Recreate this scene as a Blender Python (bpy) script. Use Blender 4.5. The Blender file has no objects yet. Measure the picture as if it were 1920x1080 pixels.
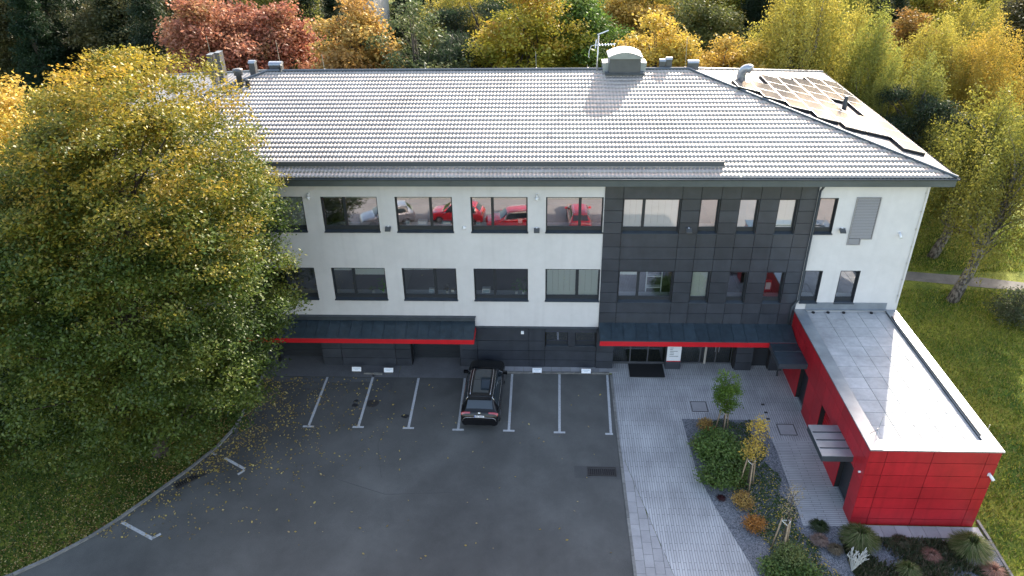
import bpy, math, random
import numpy as np
from mathutils import Vector, Matrix
from math import radians, sin, cos, pi, sqrt, atan2

# ------------------------------------------------------------------ camera, sky, sun, exposure
sc = bpy.context.scene
col = sc.collection
CAM = (1.0178361555, -35.9246905783, 26.0424834800)
PITCH, YAW, ROLL, FPX = 0.5225882325, -0.0485893896, -0.0174015710, 1401.9167592
FW = Vector((sin(YAW) * cos(PITCH), cos(YAW) * cos(PITCH), -sin(PITCH)))
_r = Vector((cos(YAW), -sin(YAW), 0)); _u = _r.cross(FW)
RT = _r * cos(ROLL) + _u * sin(ROLL); UP = -_r * sin(ROLL) + _u * cos(ROLL)
cd = bpy.data.cameras.new('camera'); cam = bpy.data.objects.new('camera', cd); col.objects.link(cam)
cam.matrix_world = Matrix(((RT.x, UP.x, -FW.x, CAM[0]), (RT.y, UP.y, -FW.y, CAM[1]), (RT.z, UP.z, -FW.z, CAM[2]), (0, 0, 0, 1)))
cd.sensor_width = 36; cd.lens = FPX / 1920 * 36; cd.clip_start = 0.5; cd.clip_end = 1500
sc.camera = cam

SUN_EL, SUN_AZ = radians(28.0), radians(24.0)          # azimuth measured from +Y towards +X
w = bpy.data.worlds.new('World'); sc.world = w; w.use_nodes = True
nt = w.node_tree; nt.nodes.clear()
wo = nt.nodes.new('ShaderNodeOutputWorld'); bg = nt.nodes.new('ShaderNodeBackground')
sky = nt.nodes.new('ShaderNodeTexSky'); sky.sky_type = 'NISHITA'; sky.sun_disc = False
sky.sun_elevation = SUN_EL; sky.sun_rotation = SUN_AZ; sky.air_density = 1.0; sky.dust_density = 1.6; sky.ozone_density = 1.0
bg.inputs['Strength'].default_value = 0.15
wb = nt.nodes.new('ShaderNodeVectorMath'); wb.operation = 'MULTIPLY'; wb.inputs[1].default_value = (1.20, 1.025, .90); nt.links.new(sky.outputs[0], wb.inputs[0]); nt.links.new(wb.outputs[0], bg.inputs[0]); nt.links.new(bg.outputs[0], wo.inputs[0])
sl = bpy.data.lights.new('sun', 'SUN'); sl.energy = 2.9; sl.angle = radians(0.6); sl.color = (1.0, 0.93, 0.82)
so = bpy.data.objects.new('sun', sl); col.objects.link(so)
sdir = Vector((sin(SUN_AZ) * cos(SUN_EL), cos(SUN_AZ) * cos(SUN_EL), sin(SUN_EL)))
so.rotation_euler = sdir.to_track_quat('Z', 'Y').to_euler(); so.location = (30, 60, 60)
sc.view_settings.view_transform = 'Standard'; sc.view_settings.look = 'None'
sc.view_settings.exposure = 2.15; sc.view_settings.gamma = 1.0; sc.view_settings.use_curve_mapping = False
sc.render.engine = 'CYCLES'
sc.cycles.max_bounces = 7; sc.cycles.diffuse_bounces = 3; sc.cycles.glossy_bounces = 3
sc.cycles.transmission_bounces = 3; sc.cycles.transparent_max_bounces = 8; sc.cycles.caustics_reflective = False
sc.cycles.caustics_refractive = False; sc.cycles.sample_clamp_indirect = 4

random.seed(7)
SL = 0.0322
def gz(x, y): return SL * min(20.0, max(-30.0, y))
def ray(u, v):
    d = FW * FPX + RT * (u - 960) - UP * (v - 540)
    return d.normalized()
C0 = Vector(CAM)
def G(u, v, up=0.0):                     # a point of the sloping yard seen at (u, v)
    d = ray(u, v); t = -(C0.z - SL * C0.y - up) / (d.z - SL * d.y); return C0 + d * t
def PY(u, v, y):                         # a point on the upright plane at depth y
    d = ray(u, v); return C0 + d * ((y - C0.y) / d.y)

# ------------------------------------------------------------------ helpers
def tag(o, label=None, cat=None, group=None, kind=None):
    if label: o['label'] = label
    if cat: o['category'] = cat
    if group: o['group'] = group
    if kind: o['kind'] = kind
    return o
def link(name, me, mats=None, parent=None, smooth=False):
    o = bpy.data.objects.new(name, me); col.objects.link(o)
    if mats is not None:
        if not isinstance(mats, (list, tuple)): mats = [mats]
        for m in mats: me.materials.append(m)
    if parent is not None: o.parent = parent
    if smooth: me.polygons.foreach_set('use_smooth', [True] * len(me.polygons))
    return o
def thing(name, loc, label, cat, group=None, rz=0):
    o = bpy.data.objects.new(name, None); col.objects.link(o); o.location = loc; o.rotation_euler = (0, 0, rz)
    o.empty_display_size = 0.3
    return tag(o, label, cat, group)
def copy_tree(o, parent=None):
    c = o.copy(); col.objects.link(c); c.parent = parent
    for ch in list(o.children): copy_tree(ch, c)
    return c

class MB:
    def __init__(s): s.v = []; s.f = []; s.m = []
    def add(s, vs, fs, mi=0):
        b = len(s.v); s.v += [tuple(p) for p in vs]; s.f += [tuple(b + i for i in f) for f in fs]; s.m += [mi] * len(fs)
    def box(s, x0, x1, y0, y1, z0, z1, mi=0):
        s.add([(x0, y0, z0), (x1, y0, z0), (x1, y1, z0), (x0, y1, z0), (x0, y0, z1), (x1, y0, z1), (x1, y1, z1), (x0, y1, z1)],
              [(0, 3, 2, 1), (4, 5, 6, 7), (0, 1, 5, 4), (1, 2, 6, 5), (2, 3, 7, 6), (3, 0, 4, 7)], mi)
    def bbox(s, x0, x1, y0, y1, z0, z1, b, mi=0):     # box with its upper rim bevelled
        s.add([(x0, y0, z0), (x1, y0, z0), (x1, y1, z0), (x0, y1, z0), (x0, y0, z1 - b), (x1, y0, z1 - b), (x1, y1, z1 - b), (x0, y1, z1 - b),
               (x0 + b, y0 + b, z1), (x1 - b, y0 + b, z1), (x1 - b, y1 - b, z1), (x0 + b, y1 - b, z1)],
              [(0, 3, 2, 1), (0, 1, 5, 4), (1, 2, 6, 5), (2, 3, 7, 6), (3, 0, 4, 7), (4, 5, 9, 8), (5, 6, 10, 9), (6, 7, 11, 10), (7, 4, 8, 11), (8, 9, 10, 11)], mi)
    def prism(s, poly, z0, z1, mi=0):                 # poly counter-clockwise; z may be callables
        f0 = z0 if callable(z0) else (lambda x, y: z0); f1 = z1 if callable(z1) else (lambda x, y: z1)
        n = len(poly)
        vs = [(x, y, f0(x, y)) for x, y in poly] + [(x, y, f1(x, y)) for x, y in poly]
        s.add(vs, [tuple(range(n - 1, -1, -1)), tuple(range(n, 2 * n))] + [(i, (i + 1) % n, n + (i + 1) % n, n + i) for i in range(n)], mi)
    def hexa(s, p, mi=0):                             # 8 corners, bottom 4 then top 4
        s.add(p, [(0, 3, 2, 1), (4, 5, 6, 7), (0, 1, 5, 4), (1, 2, 6, 5), (2, 3, 7, 6), (3, 0, 4, 7)], mi)
    def tube(s, pts, radii, n=8, mi=0, cap=True):
        pts = [Vector(p) for p in pts]
        if not isinstance(radii, (list, tuple)): radii = [radii] * len(pts)
        rings = []; base = len(s.v); a = None
        for i, p in enumerate(pts):
            d = (pts[min(i + 1, len(pts) - 1)] - pts[max(i - 1, 0)]).normalized()
            if a is None: a = d.orthogonal().normalized()
            else: a = (a - d * a.dot(d)).normalized()
            b = d.cross(a)
            for k in range(n):
                t = 2 * pi * k / n; s.v.append(tuple(p + (a * cos(t) + b * sin(t)) * radii[i]))
        for i in range(len(pts) - 1):
            for k in range(n):
                k2 = (k + 1) % n
                s.f.append((base + i * n + k, base + i * n + k2, base + (i + 1) * n + k2, base + (i + 1) * n + k)); s.m.append(mi)
        if cap:
            s.f.append(tuple(base + k for k in range(n - 1, -1, -1))); s.m.append(mi)
            s.f.append(tuple(base + (len(pts) - 1) * n + k for k in range(n))); s.m.append(mi)
    def build(s, name, mats, parent=None, smooth=False, kind=None):
        me = bpy.data.meshes.new(name); me.from_pydata(s.v, [], s.f)
        o = link(name, me, mats, parent)
        if any(s.m): me.polygons.foreach_set('material_index', s.m)
        if smooth: me.polygons.foreach_set('use_smooth', [True] * len(me.polygons))
        if kind: o['kind'] = kind
        me.update(); return o
def part_box(name, m, parent, x0, x1, y0, y1, z0, z1, b=0):
    mb = MB(); (mb.bbox(x0, x1, y0, y1, z0, z1, b) if b else mb.box(x0, x1, y0, y1, z0, z1)); return mb.build(name, m, parent)
def fast_mesh(name, V, F, tint=None):
    V = np.asarray(V, np.float32); F = np.asarray(F, np.int32); k = F.shape[1]
    me = bpy.data.meshes.new(name)
    me.vertices.add(len(V)); me.vertices.foreach_set('co', V.ravel())
    me.loops.add(F.size); me.loops.foreach_set('vertex_index', F.ravel())
    me.polygons.add(len(F)); me.polygons.foreach_set('loop_start', np.arange(0, F.size, k, dtype=np.int32))
    me.update(calc_edges=True)
    if tint is not None:
        at = me.attributes.new('tint', 'FLOAT_COLOR', 'POINT')
        c = np.ones((len(V), 4), np.float32); c[:, :3] = tint; at.data.foreach_set('color', c.ravel())
    return me

# ------------------------------------------------------------------ materials
def mat(name, color=(.5, .5, .5), rough=.6, metal=0., spec=.5, noise=None, bump=None, coat=0., streak=0.):
    """noise = list of (scale, amount 0..1, dark colour factor) ; bump = (scale, distance)"""
    m = bpy.data.materials.new(name); m.use_nodes = True; n = m.node_tree.nodes; l = m.node_tree.links
    b = n['Principled BSDF']; b.inputs['Roughness'].default_value = rough; b.inputs['Metallic'].default_value = metal
    b.inputs['Specular IOR Level'].default_value = spec; b.inputs['Coat Weight'].default_value = coat
    b.inputs['Coat Roughness'].default_value = .08
    tc = n.new('ShaderNodeTexCoord'); out = None
    if noise:
        cur = n.new('ShaderNodeRGB'); cur.outputs[0].default_value = (*color, 1); out = cur.outputs[0]
        for sc_, lo, hi in noise:
            t = n.new('ShaderNodeTexNoise'); t.inputs['Scale'].default_value = sc_; t.inputs['Detail'].default_value = 6
            t.inputs['Roughness'].default_value = .6; l.new(tc.outputs['Object'], t.inputs['Vector'])
            r = n.new('ShaderNodeMapRange'); r.inputs['From Min'].default_value = .3; r.inputs['From Max'].default_value = .7
            r.inputs['To Min'].default_value = lo; r.inputs['To Max'].default_value = hi; l.new(t.outputs['Fac'], r.inputs['Value'])
            x = n.new('ShaderNodeVectorMath'); x.operation = 'SCALE'; l.new(out, x.inputs[0]); l.new(r.outputs[0], x.inputs['Scale']); out = x.outputs[0]
        if streak:
            mp = n.new('ShaderNodeMapping'); mp.inputs['Scale'].default_value = (3.2, 3.2, .16); l.new(tc.outputs['Object'], mp.inputs[0])
            t = n.new('ShaderNodeTexNoise'); t.inputs['Scale'].default_value = 1.0; t.inputs['Detail'].default_value = 5; l.new(mp.outputs[0], t.inputs['Vector'])
            r = n.new('ShaderNodeMapRange'); r.inputs['From Min'].default_value = .52; r.inputs['From Max'].default_value = .75
            r.inputs['To Min'].default_value = 1.0; r.inputs['To Max'].default_value = 1 - streak * 1.4; l.new(t.outputs['Fac'], r.inputs['Value'])
            x = n.new('ShaderNodeVectorMath'); x.operation = 'SCALE'; l.new(out, x.inputs[0]); l.new(r.outputs[0], x.inputs['Scale']); out = x.outputs[0]
        l.new(out, b.inputs['Base Color'])
    else: b.inputs['Base Color'].default_value = (*color, 1)
    if bump:
        t = n.new('ShaderNodeTexNoise'); t.inputs['Scale'].default_value = bump[0]; t.inputs['Detail'].default_value = 4
        l.new(tc.outputs['Object'], t.inputs['Vector'])
        bp = n.new('ShaderNodeBump'); bp.inputs['Distance'].default_value = bump[1]; bp.inputs['Strength'].default_value = 1
        l.new(t.outputs['Fac'], bp.inputs['Height']); l.new(bp.outputs[0], b.inputs['Normal'])
    return m
def varied(m, lo=.85, hi=1.1):           # a little tone difference from piece to piece
    n = m.node_tree.nodes; l = m.node_tree.links; b = n['Principled BSDF']; oi = n.new('ShaderNodeObjectInfo')
    r = n.new('ShaderNodeMapRange'); r.inputs['To Min'].default_value = lo; r.inputs['To Max'].default_value = hi
    l.new(oi.outputs['Random'], r.inputs['Value']); x = n.new('ShaderNodeVectorMath'); x.operation = 'SCALE'
    i = b.inputs['Base Color']
    if i.is_linked: l.new(i.links[0].from_socket, x.inputs[0])
    else: x.inputs[0].default_value = i.default_value[:3]
    l.new(r.outputs[0], x.inputs['Scale']); l.new(x.outputs[0], i); return m

M = {}
M['stucco'] = mat('white_stucco', (.60, .585, .58), .9, noise=[(.5, .92, 1.05), (3, .965, 1.02), (60, .95, 1.04)], bump=(220, .002), streak=.04)
M['anthracite'] = varied(mat('anthracite_cladding', (.040, .045, .055), .30, spec=.5, noise=[(1.5, .82, 1.18), (30, .93, 1.06)], streak=.12), .85, 1.15)
M['backing'] = mat('dark_backing', (.008, .008, .01), .8)
M['dark_metal'] = mat('dark_grey_metal', (.045, .055, .066), .38, .0, noise=[(2, .8, 1.2)])
M['fascia'] = mat('grey_fascia_metal', (.085, .10, .112), .42, .3, noise=[(.8, .85, 1.15)])
M['frame'] = mat('window_frame_anthracite', (.022, .026, .032), .4)
M['louvre'] = mat('grey_louvre_metal', (.30, .29, .29), .5)
M['guard'] = mat('snow_guard_sheet', (.075, .08, .088), .75)
M['canopy'] = varied(mat('canopy_sheet', (.035, .052, .065), .42, .2, noise=[(3, .75, 1.25)]), .85, 1.15)
M['red'] = varied(mat('red_cladding', (.40, .013, .021), .42, noise=[(1.2, .82, 1.1), (6, .94, 1.04)], streak=.15), .86, 1.06)
M['redtrim'] = mat('red_trim', (.52, .010, .018), .4, noise=[(2, .9, 1.06)])
M['tile'] = mat('grey_metal_roof_tile', (.42, .39, .355), .66, .78, spec=.7, noise=[(.35, .86, 1.1), (3.5, .9, 1.08), (14, .86, 1.12)], streak=.0)
M['capmetal'] = mat('light_zinc_metal', (.30, .33, .36), .38, .6, noise=[(1.2, .8, 1.15)])
M['galv'] = mat('galvanised_steel', (.5, .5, .5), .35, .8)
M['white'] = mat('white_plastic', (.75, .76, .78), .4)
M['asphalt'] = mat('asphalt', (.080, .080, .075), .85, noise=[(.10, .60, 1.35), (.33, .82, 1.16), (.7, .86, 1.14), (40, .82, 1.2), (160, .75, 1.3)], bump=(150, .004))
M['apron'] = mat('concrete_apron', (.13, .13, .135), .85, noise=[(.5, .75, 1.2), (14, .85, 1.12)], bump=(90, .003))
M['kerb'] = varied(mat('kerb_concrete', (.20, .195, .18), .9, noise=[(4, .7, 1.15), (50, .85, 1.1)], bump=(80, .004)), .8, 1.15)
M['paver'] = varied(mat('grey_concrete_slab', (.33, .325, .325), .85, noise=[(1.2, .86, 1.1), (30, .9, 1.06)]), .9, 1.08)
M['slab'] = varied(mat('roof_concrete_slab', (.44, .44, .435), .75, spec=.3, noise=[(.9, .78, 1.1), (4, .86, 1.08), (40, .93, 1.05)]), .92, 1.06)
M['paint'] = mat('white_road_paint', (.52, .53, .54), .7, noise=[(14, .62, 1.05), (90, .85, 1.05)])
M['soil'] = mat('dark_soil', (.03, .024, .018), .95, noise=[(8, .6, 1.4)], bump=(30, .02))
M['bark'] = mat('brown_bark', (.06, .048, .036), .9, noise=[(5, .6, 1.4)], bump=(20, .02))
M['stake'] = mat('wooden_stake', (.30, .22, .14), .8, noise=[(9, .7, 1.2)])
M['strap'] = mat('grey_tree_strap', (.5, .5, .47), .8)
M['black'] = mat('black_rubber', (.012, .012, .013), .7, bump=(150, .003))
M['carpaint'] = mat('black_car_paint', (.006, .0065, .008), .25, spec=.3, coat=.12)
M['carglass'] = mat('dark_car_glass', (.018, .026, .032), .06, spec=.8)
M['chrome'] = mat('bright_chrome', (.7, .7, .72), .15, 1.0)
M['rim'] = mat('alloy_rim', (.35, .35, .36), .3, .9)
M['tail'] = mat('red_tail_lamp', (.30, .012, .02), .15, coat=1)
M['redpaint'] = mat('red_car_paint', (.62, .010, .022), .25, coat=1.0)
M['silverpaint'] = mat('silver_car_paint', (.45, .45, .46), .3, .5, coat=1.0)
M['roomwall'] = mat('office_wall', (.34, .32, .28), .9)
M['roomfloor'] = mat('office_floor', (.16, .14, .12), .7)
M['blind'] = mat('pale_fabric_blind', (.80, .83, .80), .8)
M['sillwhite'] = mat('white_sill_board', (.7, .72, .74), .5)
M['bluegrey'] = mat('blue_grey_device', (.30, .40, .48), .5)
M['wood'] = mat('office_wood', (.25, .17, .09), .6)
M['ink'] = mat('dark_print', (.05, .06, .09), .7)
M['blue'] = mat('blue_band', (.02, .06, .35), .5)
M['panelsky'] = mat('solar_cell_glass', (.06, .06, .065), .155, spec=.3)
M['panelsky'].node_tree.nodes['Principled BSDF'].inputs['IOR'].default_value = 1.1
M['panelsky'].node_tree.nodes['Principled BSDF'].inputs['Specular Tint'].default_value = (.7, .8, 1, 1)
M['alu'] = mat('aluminium_frame', (.6, .6, .6), .35, .9)
M['hatch'] = mat('grey_sheet_box', (.095, .10, .105), .4, .3, noise=[(2, .9, 1.1)])
M['orange'] = mat('orange_render', (.62, .25, .09), .9)
M['render'] = mat('pale_render', (.62, .60, .57), .9, noise=[(.4, .92, 1.05)])
M['redroof'] = mat('brown_roof_sheet', (.16, .09, .07), .8)
M['iron'] = mat('cast_iron', (.035, .032, .03), .6, noise=[(20, .7, 1.3)])

def glass_mat(name, refl, tint, rough=0.0):
    m = bpy.data.materials.new(name); m.use_nodes = True; n = m.node_tree.nodes; l = m.node_tree.links; n.clear()
    o = n.new('ShaderNodeOutputMaterial'); t = n.new('ShaderNodeBsdfTransparent'); t.inputs[0].default_value = (*tint, 1)
    g = n.new('ShaderNodeBsdfGlossy'); g.inputs['Roughness'].default_value = rough; g.inputs[0].default_value = (.95, .97, 1, 1)
    f = n.new('ShaderNodeFresnel'); f.inputs[0].default_value = 1.55
    r = n.new('ShaderNodeMapRange'); r.inputs['To Min'].default_value = refl; r.inputs['To Max'].default_value = 1
    mx = n.new('ShaderNodeMixShader'); l.new(f.outputs[0], r.inputs[0]); l.new(r.outputs[0], mx.inputs[0]); l.new(t.outputs[0], mx.inputs[1]); l.new(g.outputs[0], mx.inputs[2])
    l.new(mx.outputs[0], o.inputs[0]); return m
M['glass'] = glass_mat('window_glass', .30, (.86, .90, .90), .015)
M['glassdark'] = glass_mat('door_glass', .10, (.35, .38, .38))

def leaf_mat():
    m = bpy.data.materials.new('leaf'); m.use_nodes = True; n = m.node_tree.nodes; l = m.node_tree.links; n.clear()
    o = n.new('ShaderNodeOutputMaterial'); a = n.new('ShaderNodeAttribute'); a.attribute_name = 'tint'
    oi = n.new('ShaderNodeObjectInfo'); x = n.new('ShaderNodeVectorMath'); x.operation = 'MULTIPLY'
    l.new(a.outputs['Color'], x.inputs[0]); l.new(oi.outputs['Color'], x.inputs[1])
    d = n.new('ShaderNodeBsdfDiffuse'); t = n.new('ShaderNodeBsdfTranslucent'); g = n.new('ShaderNodeBsdfGlossy'); g.inputs['Roughness'].default_value = .42
    g.inputs[0].default_value = (.9, .9, .85, 1)
    l.new(x.outputs[0], d.inputs[0]); l.new(x.outputs[0], t.inputs[0])
    m1 = n.new('ShaderNodeMixShader'); m1.inputs[0].default_value = .42; l.new(d.outputs[0], m1.inputs[1]); l.new(t.outputs[0], m1.inputs[2])
    m2 = n.new('ShaderNodeMixShader'); m2.inputs[0].default_value = .022; l.new(m1.outputs[0], m2.inputs[1]); l.new(g.outputs[0], m2.inputs[2])
    l.new(m2.outputs[0], o.inputs[0]); return m
M['leaf'] = leaf_mat()

def grass_mat():
    m = bpy.data.materials.new('lawn'); m.use_nodes = True; n = m.node_tree.nodes; l = m.node_tree.links
    b = n['Principled BSDF']; b.inputs['Roughness'].default_value = .9; b.inputs['Specular IOR Level'].default_value = .15
    tc = n.new('ShaderNodeTexCoord')
    def nz(s, d=6):
        t = n.new('ShaderNodeTexNoise'); t.inputs['Scale'].default_value = s; t.inputs['Detail'].default_value = d; l.new(tc.outputs['Object'], t.inputs['Vector']); return t
    r1 = n.new('ShaderNodeValToRGB'); l.new(nz(.35).outputs['Fac'], r1.inputs[0])
    r1.color_ramp.elements[0].position = .35; r1.color_ramp.elements[0].color = (.06, .11, .018, 1)
    r1.color_ramp.elements[1].position = .68; r1.color_ramp.elements[1].color = (.25, .26, .045, 1)
    r2 = n.new('ShaderNodeValToRGB'); l.new(nz(9, 8).outputs['Fac'], r2.inputs[0])
    r2.color_ramp.elements[0].position = .3; r2.color_ramp.elements[0].color = (.45, .5, .4, 1)
    r2.color_ramp.elements[1].position = .72; r2.color_ramp.elements[1].color = (1.35, 1.3, 1.2, 1)
    mx = n.new('ShaderNodeMix'); mx.data_type = 'RGBA'; mx.blend_type = 'MULTIPLY'; mx.inputs[0].default_value = 1
    l.new(r1.outputs[0], mx.inputs[6]); l.new(r2.outputs[0], mx.inputs[7]); l.new(mx.outputs[2], b.inputs['Base Color'])
    bp = n.new('ShaderNodeBump'); bp.inputs['Distance'].default_value = .06; l.new(nz(14, 6).outputs['Fac'], bp.inputs['Height']); l.new(bp.outputs[0], b.inputs['Normal'])
    return m
M['lawn'] = grass_mat()

def brick_mat(name, c1, c2, mortar, bw, bh, ms, rot=0, offset=.5, rough=.85):
    m = bpy.data.materials.new(name); m.use_nodes = True; n = m.node_tree.nodes; l = m.node_tree.links
    b = n['Principled BSDF']; b.inputs['Roughness'].default_value = rough
    tc = n.new('ShaderNodeTexCoord'); mp = n.new('ShaderNodeMapping'); mp.inputs['Rotation'].default_value = (0, 0, rot)
    l.new(tc.outputs['Object'], mp.inputs[0]); br = n.new('ShaderNodeTexBrick'); l.new(mp.outputs[0], br.inputs['Vector'])
    br.inputs['Scale'].default_value = 1; br.inputs['Brick Width'].default_value = bw; br.inputs['Row Height'].default_value = bh
    br.inputs['Mortar Size'].default_value = ms; br.offset = offset; br.inputs['Mortar Smooth'].default_value = .2
    br.inputs['Color1'].default_value = (*c1, 1); br.inputs['Color2'].default_value = (*c2, 1); br.inputs['Mortar'].default_value = (*mortar, 1)
    nz = n.new('ShaderNodeTexNoise'); nz.inputs['Scale'].default_value = .6; nz.inputs['Detail'].default_value = 8; l.new(tc.outputs['Object'], nz.inputs[0])
    r = n.new('ShaderNodeMapRange'); r.inputs['From Min'].default_value = .3; r.inputs['From Max'].default_value = .7; r.inputs['To Min'].default_value = .78; r.inputs['To Max'].default_value = 1.15
    l.new(nz.outputs[0], r.inputs[0]); x = n.new('ShaderNodeVectorMath'); x.operation = 'SCALE'; l.new(br.outputs['Color'], x.inputs[0]); l.new(r.outputs[0], x.inputs['Scale'])
    l.new(x.outputs[0], b.inputs['Base Color'])
    bp = n.new('ShaderNodeBump'); bp.inputs['Distance'].default_value = .01; bp.invert = True; l.new(br.outputs['Fac'], bp.inputs['Height']); l.new(bp.outputs[0], b.inputs['Normal'])
    return m
M['strips'] = brick_mat('narrow_strip_paving', (.41, .41, .41), (.36, .36, .36), (.14, .14, .14), 1.0, .115, .010, rot=pi / 2, offset=.37)
M['stripsx'] = brick_mat('cross_laid_strip_paving', (.41, .41, .41), (.36, .36, .36), (.14, .14, .14), 1.0, .115, .010, rot=0, offset=.37)

def gravel_mat():
    m = bpy.data.materials.new('grey_gravel'); m.use_nodes = True; n = m.node_tree.nodes; l = m.node_tree.links
    b = n['Principled BSDF']; b.inputs['Roughness'].default_value = .85; tc = n.new('ShaderNodeTexCoord')
    v = n.new('ShaderNodeTexVoronoi'); v.inputs['Scale'].default_value = 22; l.new(tc.outputs['Object'], v.inputs['Vector'])
    r = n.new('ShaderNodeValToRGB'); l.new(v.outputs['Color'], r.inputs[0])
    r.color_ramp.elements[0].color = (.04, .045, .055, 1); r.color_ramp.elements[1].color = (.24, .25, .27, 1)
    l.new(r.outputs[0], b.inputs['Base Color'])
    bp = n.new('ShaderNodeBump'); bp.inputs['Distance'].default_value = .03; bp.invert = True; l.new(v.outputs['Distance'], bp.inputs['Height']); l.new(bp.outputs[0], b.inputs['Normal'])
    return m
M['gravel'] = gravel_mat()

def birch_mat():
    m = bpy.data.materials.new('birch_bark'); m.use_nodes = True; n = m.node_tree.nodes; l = m.node_tree.links
    b = n['Principled BSDF']; b.inputs['Roughness'].default_value = .85; tc = n.new('ShaderNodeTexCoord'); mp = n.new('ShaderNodeMapping')
    mp.inputs['Scale'].default_value = (1, 1, .5); l.new(tc.outputs['Object'], mp.inputs[0])
    t = n.new('ShaderNodeTexNoise'); t.inputs['Scale'].default_value = 6; t.inputs['Detail'].default_value = 8; l.new(mp.outputs[0], t.inputs[0])
    r = n.new('ShaderNodeValToRGB'); l.new(t.outputs[0], r.inputs[0]); r.color_ramp.elements[0].position = .44; r.color_ramp.elements[0].color = (.05, .045, .04, 1)
    r.color_ramp.elements[1].position = .56; r.color_ramp.elements[1].color = (.20, .185, .16, 1); l.new(r.outputs[0], b.inputs['Base Color']); return m
M['birch'] = birch_mat()

# ------------------------------------------------------------------ ground
def sheet(name, poly, m, up, parent=None, kind='structure'):
    mb = MB(); mb.add([(x, y, gz(x, y) + up) for x, y in poly], [tuple(range(len(poly)))])
    o = mb.build(name, m, parent)
    if kind and parent is None: o['kind'] = kind
    return o
mb = MB()
xs = [-700, -120, -60, 0, 60, 120, 700]; ys = [-500, -60, -30, -10, 0, 10, 20, 60, 160, 1200]
for i in range(len(xs) - 1):
    for j in range(len(ys) - 1):
        q = [(xs[i], ys[j]), (xs[i + 1], ys[j]), (xs[i + 1], ys[j + 1]), (xs[i], ys[j + 1])]
        mb.add([(x, y, gz(x, y) - .03) for x, y in q], [(0, 1, 2, 3)])
mb.build('lawn', M['lawn'], kind='structure')

KL = [(-15.28, -1.13), (-15.27, -3.48), (-15.35, -5.62), (-15.72, -7.05), (-16.66, -8.86), (-17.33, -9.93), (-18.59, -11.93), (-19.44, -13.02), (-20.61, -14.18), (-21.69, -15.03), (-24.5, -16.6), (-30, -18.6), (-60, -21)]
poly = [(4.93, -0.70), (-7.4, -0.70), (-7.4, -1.19), (-15.28, -1.19)] + KL[1:] + [(-60, -26.5), (60, -26.5), (60, -21.5), (21, -20.5), (4.95, -20.5)]
# asphalt in strips so that it follows the fall of the yard
sheet('asphalt_yard', poly, M['asphalt'], .0)
sheet('garage_apron', [(-15.28, -1.19), (-7.4, -1.19), (-7.4, .0), (-6.9, .0), (-6.9, .85), (-15.0, .85), (-15.0, -.05), (-15.9, -.05)], M['apron'], .006)
sheet('garage_apron', [(-7.38, -1.19), (-1.27, -1.19), (-1.27, -.02), (-3.6, -.02), (-3.6, .85), (-6.88, .85), (-6.88, .0), (-7.38, 0)], M['apron'], .008)
sheet('front_road', [(-60, -26.5), (60, -26.5), (60, -17.2), (-24.6, -17.2), (-30, -19.0), (-60, -21.5)], mat('sunlit_road_paving', (.34, .30, .27), .85, noise=[(.3, .8, 1.15), (6, .9, 1.1)]), .006)
# far kerb behind the yard (its mirror image shows in the windows)
tag(part_box('kerb', M['kerb'], None, -60, 60, -26.75, -26.52, -.95, -.72), kind='structure')

def along(pl, step):
    out = []; d = 0.
    for (a, b) in zip(pl[:-1], pl[1:]):
        a = Vector(a); b = Vector(b); L = (b - a).length; n = max(1, round(L / step))
        for i in range(n): out.append((a + (b - a) * (i / n), a + (b - a) * ((i + 1) / n)))
    return out
def kerb_run(name, pl, wd, hi, step=1.0, lo=-.12):
    root = bpy.data.objects.new(name, None); col.objects.link(root); root['kind'] = 'structure'
    for a, b in along(pl, step):
        d = (b - a).normalized(); nrm = Vector((-d.y, d.x)) * wd / 2; g = d * .008; a2 = a + g; b2 = b - g
        h = hi + random.uniform(-.008, .008)
        P = [a2 - nrm, b2 - nrm, b2 + nrm, a2 + nrm]; mb_ = MB()
        mb_.hexa([(p.x, p.y, gz(p.x, p.y) + lo) for p in P] + [(p.x, p.y, gz(p.x, p.y) + h) for p in P]); mb_.build('kerb_stone', M['kerb'], root)
    return root
kerb_run('left_kerb', [(-15.35, -1.2)] + [(x - .07, y) for x, y in KL[1:-1]], .14, .09)
kerb_run('plaza_kerb', [(4.96, -.72), (4.95, -6), (5.0, -14.4), (5.05, -20)], .13, .035)
kerb_run('wall_kerb', [(-1.2, -.62), (4.86, -.60)], .14, .07)
kerb_run('wheel_stop_kerb', [(-9.45, -.86), (-8.35, -.90)], .13, .08, .55)
kerb_run('bed_kerb', [(20.74, -11.0), (20.76, -12.1), (20.72, -20)], .12, .06)

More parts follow.
